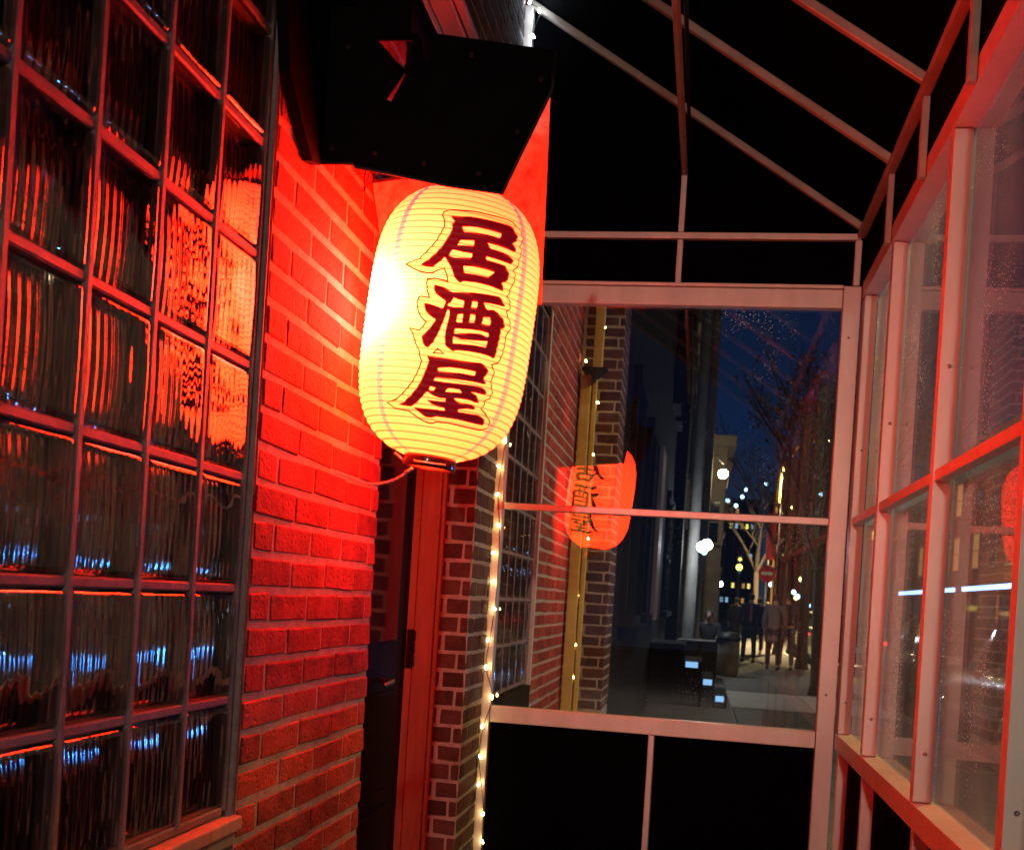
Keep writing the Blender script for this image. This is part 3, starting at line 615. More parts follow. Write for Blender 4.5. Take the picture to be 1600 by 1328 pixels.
MB().prism([(-.812, 2.549), (.539, 2.549), (.539, 2.775), (-.812, 3.676)], 'y', YE+.042, YE+.048).build('gable_panel', M_BLACKP, ew)
for x, z in ((.495, 2.35), (.495, 1.0), (-.82, 1.25)):
    MB().lathe([(.0005, -.0035), (.004, -.0025), (.0055, 0)], c=(x, YE-.0005, z), n=10, axis='y').build('screw', M_STEEL, ew)

# ================================================================== the glass side wall
XS = .54
sd = thing('glazed_side_wall', 'long glazed metal side wall of the vestibule facing the street', 'glass wall', (XS, 1.6, 0))
PYS = [-.38, .43, 1.24, 2.05, 2.845, 3.70, 4.322]
def sb(name, *a, m=M_FRAME, bv=.0025): return bx(name, m, sd, *a, bv, 2)
for y in PYS:
    p = sb('post', XS + (.0005 if y > 4 else 0), XS+.045, y, y+(.042 if y < 4 else .097), .862, 2.498)
    if y > 1:
        for z in (.98, 1.92):
            MB().lathe([(.0005, -.0035), (.004, -.0025), (.0055, 0)], c=(XS+.022, y-.0005, z), n=10, axis='y').build('screw', M_STEEL, p)
    sb('lower_post', XS+.006, XS+.045, y, y+.03, -.02, .798)
ys = PYS + [YE]
for a, b in zip(ys[:-2], ys[1:-1]):
    a2, b2 = a+.044, b-.002
    sb('mid_rail', XS+.004, XS+.034, a2, b2, 1.640, 1.668)
    gp = bx('window_pane', M_SGLASS, sd, XS+.048, XS+.053, a+.002, b+.001, .864, 2.496)
sb('bottom_rail', XS-.004, XS+.062, -.40, YE-.002, .80, .860)
sb('top_rail', XS-.004, XS+.060, -.40, YE+.049, 2.500, 2.560)
bx('kick_panel', M_BLACKP, sd, XS+.047, XS+.056, -.40, YE-.002, -.02, .798)
bx('clerestory_panel', M_BLACKP, sd, XS+.0, XS+.008, -.40, YE+.05, 2.561, 2.76)

# ================================================================== lean-to roof
rf = thing('lean_to_roof', 'sloping black roof with thin metal rafters over the vestibule', 'roof', (0, 2, 2.72))
def rz(x): return 3.645 - .667*(x+.815)
for y in (-.3, .28, .86, 1.44, 2.02, 2.60, 3.165, 3.72, YE-.0):
    d = .012
    MB().add([(x, yy, rz(x)+dz) for x in (-.800, .520) for yy in (y, y+.026) for dz in (0, .032)], [(0, 1, 3, 2), (4, 6, 7, 5), (0, 4, 5, 1), (2, 3, 7, 6), (0, 2, 6, 4), (1, 5, 7, 3)]).build('rafter', M_RAFTER, rf, .003)
    if y < 4.2: bx('eave_stud', M_RAFTER, rf, .514, .5345, y, y+.024, 2.50, 2.722, .002)
bx('eave_rail', M_RAFTER, rf, .504, .536, -.35, YE-.004, 2.724, 2.748, .003)
MB().tube([(-.157, YE+.02, 2.978), (-.166, 2.9, 2.960), (-.175, -.3, 2.95)], .013, 6, smooth=False).build('purlin', M_RAFTER, rf)
MB().tube([(-.140, YE-.06, 3.03), (-.142, 3.3, 3.02), (-.146, -.3, 3.02)], .007, 6, smooth=False).build('conduit', M_IRON, rf)
MB().add([(-.86, -.4, rz(-.86)+.036), (.60, -.4, rz(.60)+.036), (.60, YE+.07, rz(.60)+.036), (-.86, YE+.07, rz(-.86)+.036), (-.86, -.4, rz(-.86)+.05), (.60, -.4, rz(.60)+.05), (.60, YE+.07, rz(.60)+.05), (-.86, YE+.07, rz(-.86)+.05)],
         [(0, 1, 2, 3), (7, 6, 5, 4), (0, 4, 5, 1), (1, 5, 6, 2), (2, 6, 7, 3), (3, 7, 4, 0)]).build('roof_sheet', M_ROOF, rf)

# ================================================================== fairy lights
def fairy(label, pts, wire, group=None, cool=()):
    t = thing('fairy_light_string', label, 'string lights', pts[0], group)
    MB().tube(spl(wire, 6), .0016, 5).build('wire', M_IRON, t)
    bm_ = MB().lathe([(.0005, -.009), (.0042, -.006), (.0050, 0), (.0040, .007), (.0005, .010)], n=8)
    me = bm_.mesh('bulb', M_BULB); mc = bm_.mesh('bulb', M_BULBC)
    for i, p in enumerate(pts):
        o = link('bulb', mc if i in cool else me); o.parent = t; o.location = Vector(p)-Vector(pts[0]); o.rotation_euler = (random.uniform(-1, 1), random.uniform(-1, 1), 0)
    return t
b1 = [(-.793, 1.907), (-.845, 1.804), (-.845, 1.693), (-.797, 1.573), (-.848, 1.463), (-.803, 1.35), (-.794, 1.243), (-.839, 1.119), (-.833, 1.011), (-.781, .894), (-.838, .779), (-.838, .658), (-.831, .55), (-.788, .431), (-.783, .323)]
b1 = [(max(x, -.808), 4.335 if x < -.80 else 4.352, z) for x, z in b1]
fairy('warm fairy lights twisted down the left post beside the brick', b1, [(x+random.uniform(-.01, .02) if x < -.8 else x, y+.012, z) for x, y, z in b1] + [(-.80, 4.35, .1)])
fairy('cool white fairy lights at the very top of the left post', [(-.795, 4.30, 3.615), (-.762, 4.34, 3.60), (-.780, 4.34, 3.50), (-.79, 4.33, 3.33)], [(-.80, 4.34, 3.63), (-.795, 4.30, 3.61), (-.76, 4.35, 3.60), (-.782, 4.345, 3.50), (-.79, 4.345, 3.2), (-.80, 4.35, 2.4), (-.795, 4.352, 1.92)], cool=(0, 1, 2))
b2 = [(-.701, 3.105), (-.677, 2.985), (-.717, 2.889), (-.684, 2.778), (-.78, 2.775), (-.726, 2.681), (-.69, 2.52), (-.72, 2.36), (-.70, 2.2), (-.71, 2.02), (-.72, 1.85), (-.70, 1.68), (-.709, 1.536), (-.759, 1.429), (-.724, 1.327), (-.774, 1.232), (-.79, 1.121), (-.759, 1.125), (-.733, 1.019), (-.779, .92), (-.736, .819), (-.777, .712), (-.74, .6)]
fairy('fairy lights hanging on the brick pier beyond the end window', [(x, 6.90, z) for x, z in b2], [(x, 6.915, z) for x, z in b2], cool=())

# ================================================================== the facade beyond the end wall
w2 = block_window('second glass block window seen through the left edge of the end window', 4.60, 5, .878, 9, sgn=1)
MB().box(XW-.05, XW+.012, 5.522, 5.545, .86, 2.72).build('edge_strip', M_FRAME, w2, .003)
nw = thing('brick_wall', 'yellow lit brick wall beyond the end window, right of the second glass block window', 'brick wall', (XW-.1, 6.2, 0))
bx('mortar', M_MORTAR, nw, XW-.2, XW-.0022, 5.55, 7.0, -.02, 4.4)
bricks(nw, 'x', XW, 5.552, 6.995, crs(8), crs(46), M_BRICK)
sp2 = thing('rendered_wall', 'dark rendered wall under the second glass block window', 'wall', (XW-.1, 5.05, 0))
bx('render_coat', M_STUCCO, sp2, XW-.2, XW+.01, 4.45, 5.545, -.02, .86)
bx('render_coat', M_STUCCO, sp2, XW-.2, XW+.0, 4.45, 5.545, 2.70, 4.4)
np_ = thing('brick_pier', 'projecting brick pier with fairy lights and a cream downpipe, beyond the end window', 'brick wall', (-.68, 7.2, 0))
bx('mortar', M_MORTAR, np_, XW-.02, -.5625, 7.0025, 7.5, -.02, 4.4)
bricks(np_, '-y', 7.0, -.80, -.56, crs(8), crs(48), M_BRICK_D, length=.2)
bricks(np_, 'x', -.5602, 7.03, 7.5, crs(8), crs(48), M_BRICK_D)
dp = thing('downpipe', 'cream painted box downpipe with a bracket on the far brick pier', 'downpipe', (-.74, 6.9, 0))
MB().box(-.800, -.735, 6.86, 6.94, -.02, 2.68).build('pipe', M_PIPE, dp, .006, 2)
MB().box(-.730, -.675, 6.84, 6.92, 2.72, 4.2).build('pipe', M_PIPE, dp, .006, 2)
MB().box(-.727, -.700, 6.88, 6.93, -.02, 2.66).build('strip', M_PIPE, dp, .005, 2)
MB().prism([(-.80, 2.72), (-.64, 2.72), (-.70, 2.67), (-.715, 2.63), (-.735, 2.67)], 'y', 6.80, 6.93).build('bracket', M_IRON, dp)

# ================================================================== houses along the pavement
def window(parent, face, plane, c, z, w, h, lit=None, m_frame=None, sub=True):
    """real opening dressed with frame, sill and pane. face '-x' faces -X, 'x' faces +X, '-y' faces the camera"""
    mf = m_frame or M_STONE
    def bb(mb, a0, a1, z0, z1, d0, d1):
        if face == 'x': mb.box(plane+d0, plane+d1, a0, a1, z0, z1)
        elif face == '-x': mb.box(plane-d1, plane-d0, a0, a1, z0, z1)
        else: mb.box(a0, a1, plane-d1, plane-d0, z0, z1)
        return mb
    mb = MB(); t = .07
    bb(mb, c-w/2-t, c-w/2, z-t*0, z+h, .0, .05); bb(mb, c+w/2, c+w/2+t, z, z+h, .0, .05); bb(mb, c-w/2-t, c+w/2+t, z+h+.001, z+h+.13, .0, .07)
    bb(mb, c-w/2, c+w/2, z+h/2-.025, z+h/2+.025, .004, .035)
    o = mb.build('window', mf, parent)
    bb(MB(), c-w/2-.1, c+w/2+.1, z-.09, z-.002, .0, .11).build('sill', mf, o)
    bb(MB(), c-w/2, c+w/2, z, z+h, .001, .012).build('pane', lit or M_DARKGL, o)
    return o
def house(name, label, x0, x1, y0, y1, hgt, m, cat='building', trim=None, group=None):
    t = thing(name, label, cat, ((x0+x1)/2, (y0+y1)/2, 0), group)
    MB().box(x0, x1, y0, y1, -.1, hgt).build('wall', m, t)
    MB().box(x0-.25, x1+.25, y0-.0, y1+.0, hgt+.002, hgt+.35).build('cornice', trim or M_STONE, t, .03)
    return t
h1 = house('rowhouse', 'tall dark rowhouse beside the stoop beyond the end window', -7, -.60, 7.52, 21.4, 12.0, M_STUCCO, trim=M_STUCCO)
for k, y in enumerate((9.2, 11.6, 18.6, 20.3)):
    for z in (1.2, 4.6, 7.8): window(h1, 'x', -.60, y, z, 1.0, 1.8, m_frame=M_STUCCO)
bx('door', M_WOOD, h1, -.598, -.55, 14.2, 15.3, 1.1, 3.3)
h2 = house('rowhouse', 'brick rowhouse with two pale full-height columns, left of the white globe lamp', -7, -.38, 21.45, 33.0, 13.0, M_STUCCO)
for x, y in ((-.18, 23.0), (.02, 29.5)):
    MB().lathe([(.17, 0), (.17, .3), (.12, .38), (.115, 6), (.105, 11.2), (.16, 11.35), (.18, 11.7)], c=(x, y, 0), n=14).build('column', M_WALK, h2)
MB().box(-.376, .16, 22.85, 30.0, 11.72, 12.0).build('entablature', M_STONE, h2)
for y in (24.6, 26.5, 28.4):
    for z in (1.0, 4.2, 7.4): window(h2, 'x', -.38, y, z, .95, 1.8, lit=(M_WINW if (y, z) == (26.5, 1.0) else None))
h3 = house('rowhouse', 'low stone shop building far down the left pavement', -7, .55, 33.05, 60, 6.0, M_STONE)
for y in range(35, 59, 4):
    for z in (.7, 3.6): window(h3, 'x', .55, y, z, 1.9, 1.7, lit=M_WINW if z < 1 else None)
window(h3, '-y', 33.05, .25, 3.2, .35, 1.2)
h4 = house('office_tower', 'distant pale tower with lit windows above the street', -1, 7, 150, 158, 15.5, M_STUCCO)
for i in range(11):
    for j in range(7):
        if random.random() < .36:
            window(h4, '-y', 150, -.5+i*.68, 2.2+j*1.95, .34, .62, lit=random.choice([M_WINB, M_WINW, M_WINB, M_WINY, None]))
h5 = house('apartment_block', 'distant block of flats closing the street on the right', 7.5, 30, 120, 135, 14.0, M_STUCCO)
for i in range(9):
    for j in range(5):
        if random.random() < .35: window(h5, '-y', 120, 8.6+i*2.2, 2.2+j*2.4, .5, .8, lit=random.choice([M_WINW, M_WINB, M_WINY, None]))
yy = 2; kinds = [('plain dark shop house across the street, nearest the car with headlamps', 11.5), ('stone fronted house across the street beside the shop with a blue light band', 10), ('plain brick shop across the street between the stone house and the light bands', 8.5), ('brick shop across the street with the nearer blue light band', 9.5), ('end house of the row across the street, with the farther blue light band', 9)]
for i, (lb, hg_) in enumerate(kinds):
    L_ = (12, 14, 13, 16, 24)[i]
    hh = house('shop_house', lb, 12.5, 19, yy, yy+L_-.1, hg_, (M_STUCCO, M_STONE, M_BRICK_D, M_BRICK_D, M_STUCCO)[i], group=None)
    n = int(L_//3)
    for k in range(n):
        for z in (3.9, 6.6): window(hh, '-x', 12.5, yy+1.6+k*3, z, 1.2, 1.6, lit=M_WINW if random.random() < .25 else None)
        MB().box(12.44, 12.5, yy+.5+k*3, yy+2.9+k*3, .5, 2.6).build('shop_window', M_DARKGL, hh)
    MB().box(12.30, 12.5, yy+.2, yy+L_-.3, 2.75, 3.15).build('fascia', M_STUCCO, hh)
    if i in (3, 4):
        MB().box(12.26, 12.298, yy+.6, yy+(L_-1 if i == 3 else 16), 2.84, 3.04).build('light_band', M_BLUE, hh)
    yy += L_
# stoop seen side on, its tread lights glowing pale blue
st = thing('stoop', 'dark stone stoop descending to the pavement with pale blue tread lights', 'steps', (-.1, 15.6, 0))
for k, (xa, z) in enumerate(((-.598, .80), (-.14, .585), (.10, .37), (.27, .165))):
    xb = (-.145, .095, .265, .44)[k]
    s_ = MB().box(xa, xb, 14.9, 16.5, -.02, z).build('step', M_STUCCO, st, .01)
    if k: MB().box(xa+.02, xa+.02+(.16, .115, .11)[k-1], 14.888, 14.898, z-.005-.075, z-.005).build('tread_light', M_TREAD, s_)
pd = thing('planter_box', 'black planter box on the pavement just past the stoop', 'planter', (.0, 21, 0))
MB().box(-.36, .38, 20.3, 21.5, -.02, .68).build('box', M_IRON, pd, .02)
MB().box(-.33, .35, 20.33, 21.47, .66, .70).build('soil', M_BARK, pd)
bn = thing('litter_bin', 'round pale litter bin with a dark lid next to the seated person', 'bin', (.62, 22.2, 0))
MB().lathe([(.001, -.02), (.20, -.02), (.215, .1), (.22, .66), (.21, .68)], c=(.62, 22.2, 0), n=18).build('body', M_STONE, bn)
MB().lathe([(.21, .682), (.235, .69), (.235, .75), (.15, .84), (.001, .87)], c=(.62, 22.2, 0), n=18).build('lid', M_IRON, bn)
bc = thing('bench', 'dark slatted bench the seated person sits on', 'bench', (.28, 23.0, 0))
for k in range(4): MB().box(-.25+k*0, .62, 22.62+k*.12, 22.72+k*.12, .42, .45).build('slat', M_BARK, bc)
for x in (-.2, .57): MB().box(x-.03, x+.03, 22.62, 23.08, -.02, .418).build('leg', M_IRON, bc)
for k in range(2): MB().box(-.25, .62, 23.10, 23.13, .56+k*.16, .67+k*.16).build('slat', M_BARK, bc)

# ------------------------------------------------------------------ lamps
def lamp_glow(parent, name, c, r, m):
    return MB().lathe([(.001, -r), (r*.5, -r*.87), (r*.87, -r*.5), (r, 0), (r*.87, r*.5), (r*.5, r*.87), (.001, r)], c=c, n=16).build(name, m, parent)
pl = thing('globe_lamp_post', 'slim pale lamp post with a brilliant white globe on the left pavement', 'street lamp', (.06, 19.9, 0))
MB().lathe([(.09, -.02), (.09, .25), (.045, .35), (.034, 1.2), (.030, 2.22), (.05, 2.25), (.06, 2.30)], c=(.0, 22.1, 0), n=12).build('post', M_STONE, pl)
lamp_glow(pl, 'globe', (.0, 22.1, 2.47), .10, M_GLOBE)
wl = thing('wall_lamp', 'warm glaring wall lamp high on the corner of the column house', 'wall lamp', (.3, 30, 4.8))
MB().tube([(-.38, 30, 5.25), (.2, 30, 5.32), (.42, 30, 5.1)], .022, 6).build('arm', M_IRON, wl)
lamp_glow(wl, 'globe', (.42, 30, 4.84), .12, M_WGLOBE)
for lbl, (x, y, z), r, m in (('small cool white lamp on the stone building, below and right of the globe lamp', (.69, 40, 2.16), .10, M_WHITE),
                             ('tiny cool lamp on the column house beside the globe lamp', (.06, 29.2, 2.72), .07, M_BLUE)):
    a = thing('wall_lamp', lbl, 'wall lamp', (x, y, z)); lamp_glow(a, 'globe', (x, y, z), r, m)
    MB().tube([(x-.14 if y > 35 else x-.3, y, z+.05), (x-.02, y, z+r)], .015, 5).build('arm', M_IRON, a)
def street_lamp(label, x, y, hgt, arm, dirx, energy, col, m, mp=M_PIPE, kind='SPOT'):
    t = thing('street_lamp', label, 'street lamp', (x, y, -.02))
    pts = [(x, y, -.02), (x, y, hgt*.5), (x, y, hgt*.80), (x+dirx*arm*.12, y, hgt*.89), (x+dirx*arm*.45, y, hgt*.98), (x+dirx*arm, y, hgt)]
    MB().tube(spl(pts, 8), [.10-.05*i/40 for i in range(41)], 10).build('pole', mp, t)
    hx = x+dirx*(arm+.22)
    MB().box(hx-.26, hx+.26, y-.13, y+.13, hgt-.02, hgt+.10).build('lamp_head', M_IRON, t, .03)
    MB().box(hx-.20, hx+.20, y-.10, y+.10, hgt-.055, hgt-.021).build('lens', m, t)
    l = bpy.data.lights.new('street_lamp_light', kind); l.energy = energy; l.color = col
    if kind == 'SPOT': l.spot_size = R_(150); l.spot_blend = .6
    l.shadow_soft_size = .15
    o_ = link('street_lamp_light', l); o_.location = (hx, y, hgt-.10); return o_
street_lamp('curved cream street lamp arching over the street far beyond the end window', 2.84, 45, 8.1, 1.7, 1, 36000, (1, .74, .36), M_WARM)
LNEAR = street_lamp('street lamp beside the kerb just outside the glazed side wall', 3.3, 5.6, 4.7, .5, -1, 750, (1, .70, .26), M_WARM)
t_ = thing('globe_lamp_post', 'low globe lamp post on the pavement behind the camera', 'street lamp', (.07, -9.0, 0))
MB().lathe([(.09, -.02), (.09, .25), (.045, .35), (.034, 1.2), (.030, 2.10), (.05, 2.14), (.05, 2.20)], c=(.07, -9.0, 0), n=12).build('post', M_IRON, t_)
lamp_glow(t_, 'globe', (.07, -9.0, 2.28), .07, M_WARM)
point('globe_lamp_light', (.07, -9.0, 2.28), 3300, (1, .84, .68), .08)
street_lamp('added lamp at the far kerb behind the camera, brightening the side posts', 9.0, -4.6, 5.4, 3.0, -1, 450, (1, .80, .62), M_WARM, kind='POINT')  # added unseen lamp, lifts the front faces of the side posts
street_lamp('street lamp on the opposite pavement', 10.4, 17, 7.0, 1.6, -1, 900, (1, .76, .45), M_WARM)

# ------------------------------------------------------------------ signs
ns = thing('no_entry_sign', 'round red no entry sign on a pole above the walkers', 'sign', (2.55, 39.5, 0))
MB().tube([(2.28, 40, -.02), (2.28, 40, 3.1)], .035, 8).build('pole', M_STEEL, ns)
pr_ = MB().lathe([(.001, -.012), (.29, -.012), (.30, -.006), (.30, .006), (.001, .006)], c=(2.28, 39.94, 2.62), n=28, axis='y').build('disc', M_SIGNR, ns)
MB().box(2.28-.2, 2.28+.2, 39.918, 39.926, 2.57, 2.67).build('bar', M_SIGNW, pr_)
bnn = thing('street_banner', 'tall red banner hanging on a pole above the no entry sign', 'banner', (2.45, 41, 0))
MB().tube([(2.62, 41, -.02), (2.62, 41, 5.2)], .05, 8).build('pole', M_IRON, bnn)
mb = MB(); g = []
for i in range(7):
    for j in range(13): g.append((2.25+.055*i, 41+.02*math.sin(i*1.1+j*.4), 3.15+.14*j))
mb.add(g, [(i*13+j, (i+1)*13+j, (i+1)*13+j+1, i*13+j+1) for i in range(6) for j in range(12)], True)
o = mb.build('cloth', M_SIGNR, bnn); sm_ = o.modifiers.new('s', 'SOLIDIFY'); sm_.thickness = .006
def signal(label, x, y, z, m, mp):
    t = thing('traffic_signal', label, 'traffic light', (x, y, 0))
    MB().tube([(x, y, -.02), (x, y, z)], .05, 8).build('pole', M_IRON, t)
    MB().box(x-.17, x+.17, y-.3, y-.06, z-.45, z+.5).build('housing', M_IRON, t, .03)
    for k, mm in enumerate((M_DARKGL, m, M_DARKGL)):
        MB().lathe([(.001, -.325), (.07, -.325), (.11, -.302)], c=(x, y, z-.27+k*.29), n=14, axis='y').build('lens', mm, t)
signal('traffic light showing amber, right of the no entry sign', 4.25, 62, 4.3, M_WINY, None)
signal('traffic light showing amber, left of the no entry sign', 2.05, 62, 4.0, M_WINY, None)

# ------------------------------------------------------------------ cars
def car(label, x, y, dirn, paint, head=False, tail=False, group=None, L=4.5, Wd=1.78):
    t = thing('parked_car', label, 'car', (x, y, -.12), group)
    g0 = -.12
    # stations along the car, nose first: (offset, half width, sill height, shoulder height)
    stn = [(0, .62, .34, .50), (.10, .76, .24, .62), (.45, .86, .19, .74), (1.1, .885, .17, .86), (1.6, .89, .17, .92), (2.6, .89, .17, .95), (3.5, .885, .18, .98), (4.05, .87, .22, 1.0), (4.38, .80, .28, .94), (4.5, .70, .42, .72)]
    def ring_(s):
        o_, w, lo, hi = s
        return [(-w*.93, lo), (-w, lo+(hi-lo)*.35), (-w*.99, lo+(hi-lo)*.72), (-w*.90, hi), (-w*.4, hi+.035), (w*.4, hi+.035), (w*.90, hi), (w*.99, lo+(hi-lo)*.72), (w, lo+(hi-lo)*.35), (w*.93, lo)]
    def place(p): return (x + p[0]*1.0, y + (p[1]-L/2)*dirn, g0 + p[2])
    vs = []; fs = []; n = 10
    for s in stn: vs += [place((a, s[0], z)) for a, z in ring_(s)]
    for i in range(len(stn)-1): fs += [(i*n+k, i*n+(k+1) % n, (i+1)*n+(k+1) % n, (i+1)*n+k) for k in range(n)]
    fs += [tuple(range(n)), tuple((len(stn)-1)*n+k for k in range(n))]
    b = MB().add(vs, fs, True).build('body', paint, t)
    # glasshouse
    gs = [(1.25, .76, .90, .90), (1.95, .60, .92, 1.40), (2.5, .60, .93, 1.47), (3.2, .59, .95, 1.43), (3.95, .70, .99, .995)]
    def ring2(s): return [(-s[1]-.10*(s[3] > 1.1), s[2]), (-s[1], s[3]-.03*(s[3] > 1.1)), (-s[1]*.7, s[3]), (s[1]*.7, s[3]), (s[1], s[3]-.03*(s[3] > 1.1)), (s[1]+.10*(s[3] > 1.1), s[2])]
    vs = []; fs = []; n = 6
    for s in gs: vs += [place((a, s[0], z)) for a, z in ring2(s)]
    for i in range(len(gs)-1): fs += [(i*n+k, i*n+k+1, (i+1)*n+k+1, (i+1)*n+k) for k in range(n-1)]
    MB().add(vs, fs, False).build('windows', M_DARKGL, t)
    roof = [place((a, o_, z)) for o_, w, z in ((1.92, .54, 1.405), (2.5, .56, 1.485), (3.22, .54, 1.445)) for a in (-w, -w*.5, w*.5, w)]
    o = MB().add(roof, [(i*4+k, i*4+k+1, (i+1)*4+k+1, (i+1)*4+k) for i in range(2) for k in range(3)], True).build('roof', paint, t)
    s2 = o.modifiers.new('s', 'SOLIDIFY'); s2.thickness = .03; s2.offset = 0
    for o_ in (.82, 3.62):
        for sx_ in (-1, 1):
            c = place((sx_*.80, o_, .32))
            w_ = MB().lathe([(.001, -.09), (.20, -.09), (.30, -.10), (.325, -.07), (.325, .07), (.30, .10), (.20, .09), (.001, .09)], c=c, n=22, axis='x').build('wheel', M_TYRE, t)
            MB().lathe([(.001, .06*sx_), (.05, .105*sx_), (.19, .098*sx_), (.20, .085*sx_)], c=c, n=14, axis='x').build('rim', M_CHROME, w_)
    for sx_ in (-1, 1):
        q = place((sx_*.60, .045, .60)); d = .02
        MB().box(q[0]-.14, q[0]+.14, q[1]-.06, q[1]+.06, q[2]-.055, q[2]+.055).build('headlight', M_HEADL if head else M_CHROME, t, .02)
        q = place((sx_*.64, 4.43, .80))
        MB().box(q[0]-.13, q[0]+.13, q[1]-.05, q[1]+.05, q[2]-.06, q[2]+.06).build('tail_light', M_TAIL if tail else M_SIGNR, t, .02)
        q = place((sx_*.98, 1.72, .98)); MB().box(q[0]-.09, q[0]+.09, q[1]-.05, q[1]+.05, q[2]-.06, q[2]+.06).build('wing_mirror', paint, t, .02)
    q = place((0, 4.50, .58)); MB().box(q[0]-.26, q[0]+.26, q[1]-.012, q[1]+.012, q[2]-.06, q[2]+.06).build('number_plate', M_SIGNW, t, .004)
    q = place((0, -.0, .42)); MB().box(q[0]-.5, q[0]+.5, q[1]-.02, q[1]+.02, q[2]-.07, q[2]+.07).build('grille', M_IRON, t, .01)
    if head: MB().box(q[0]-.66, q[0]+.66, q[1]-.055, q[1]-.03, q[2]-.10, q[2]+.24).build('added_glow_panel', M_ADDGLOW, t, .005)  # added blue panel, widens the streaks reflected in the glass blocks
    return t
GC = 'cars parked along the kerb'
car('silver parked car nearest outside the glazed side wall', 3.95, 13.2, -1, M_CARS, group=GC)
car('dark parked car behind the silver one along the kerb', 3.95, 18.9, -1, M_CARD, group=GC)
car('dark parked car with red tail lights glowing, beside the far walkers', 3.95, 31.5, 1*-1, M_CARD, tail=True, group=GC)
car('second car with red tail lights, farther along the kerb', 3.95, 38.0, -1, M_CARS, tail=True, group=GC)
car('car with bluish headlamps on, facing the vestibule side wall', 5.4, 10.3, 1, M_CARD, head=True)

# ------------------------------------------------------------------ bare street trees
def tree(label, x, y, hgt, seed, r0=.14, leaves=500):
    rr = random.Random(seed); t = thing('street_tree', label, 'tree', (x, y, 0), 'bare trees along the kerb')
    mb = MB(); tips = []
    def grow(p, d, L, r, lv):
        pts = [p]; q = p; dd = d.copy(); k = 5
        for i in range(k):
            dd = (dd + Vector((rr.uniform(-1, 1), rr.uniform(-1, 1), rr.uniform(-.3, .7)))*.12).normalized(); q = q + dd*L/k; pts.append(q)
        mb.tube(pts, [r*(1-.45*i/k) for i in range(k+1)], 6 if lv < 2 else 4, cap=False)
        if lv >= 4: tips.extend(pts[2:]); return
        for _ in range(3 if lv < 3 else 2):
            i = rr.randint(2, k); a = Vector((rr.uniform(-1, 1), rr.uniform(-1, 1), rr.uniform(-.1, .8))).normalized()
            grow(pts[i], (dd*.65+a*.75).normalized(), L*rr.uniform(.58, .8), r*.52*(1.15 if lv < 1 else 1), lv+1)
        grow(pts[-1], dd, L*.72, r*.55, lv+1)
    tp = MB(); base = Vector((x, y, -.02)); top = Vector((x+rr.uniform(-.2, .2), y, hgt*.36))
    tp.tube([base, base.lerp(top, .1), base.lerp(top, .5), top], [r0*1.35, r0*1.05, r0*.95, r0*.85], 10); tp.build('trunk', M_BARK, t)
    for k in range(4):
        a = k*1.6+rr.uniform(-.3, .3); grow(top, Vector((math.cos(a)*.6, math.sin(a)*.6, 1)).normalized(), hgt*.26, r0*.6, 1)
    mb.build('branches', M_BARK, t)
    lf = MB()
    for _ in range(leaves):
        p = rr.choice(tips) + Vector((rr.uniform(-.2, .2), rr.uniform(-.2, .2), rr.uniform(-.2, .1))); s = rr.uniform(.03, .07)
        a = Vector((rr.uniform(-1, 1), rr.uniform(-1, 1), rr.uniform(-1, 1))).normalized(); b = a.orthogonal().normalized()
        lf.add([p-a*s, p+b*s*.55, p+a*s, p-b*s*.55], [(0, 1, 2, 3)])
    structure(lf.build('leaves', M_LEAF, t), 'stuff')
tree('bare tree with a thick dark trunk at the right edge of the end window', 2.05, 18.6, 5.6, 3, .19, 900)
tree('bare tree a few steps behind the thick trunked one', 2.45, 27.0, 8.0, 11, .13, 700)
tree('bare slender tree near the red tail lights', 2.5, 36.0, 8.0, 5, .12, 700)
tree('bare tree beyond the curved street lamp', 2.6, 52.0, 8.5, 8, .13, 600)

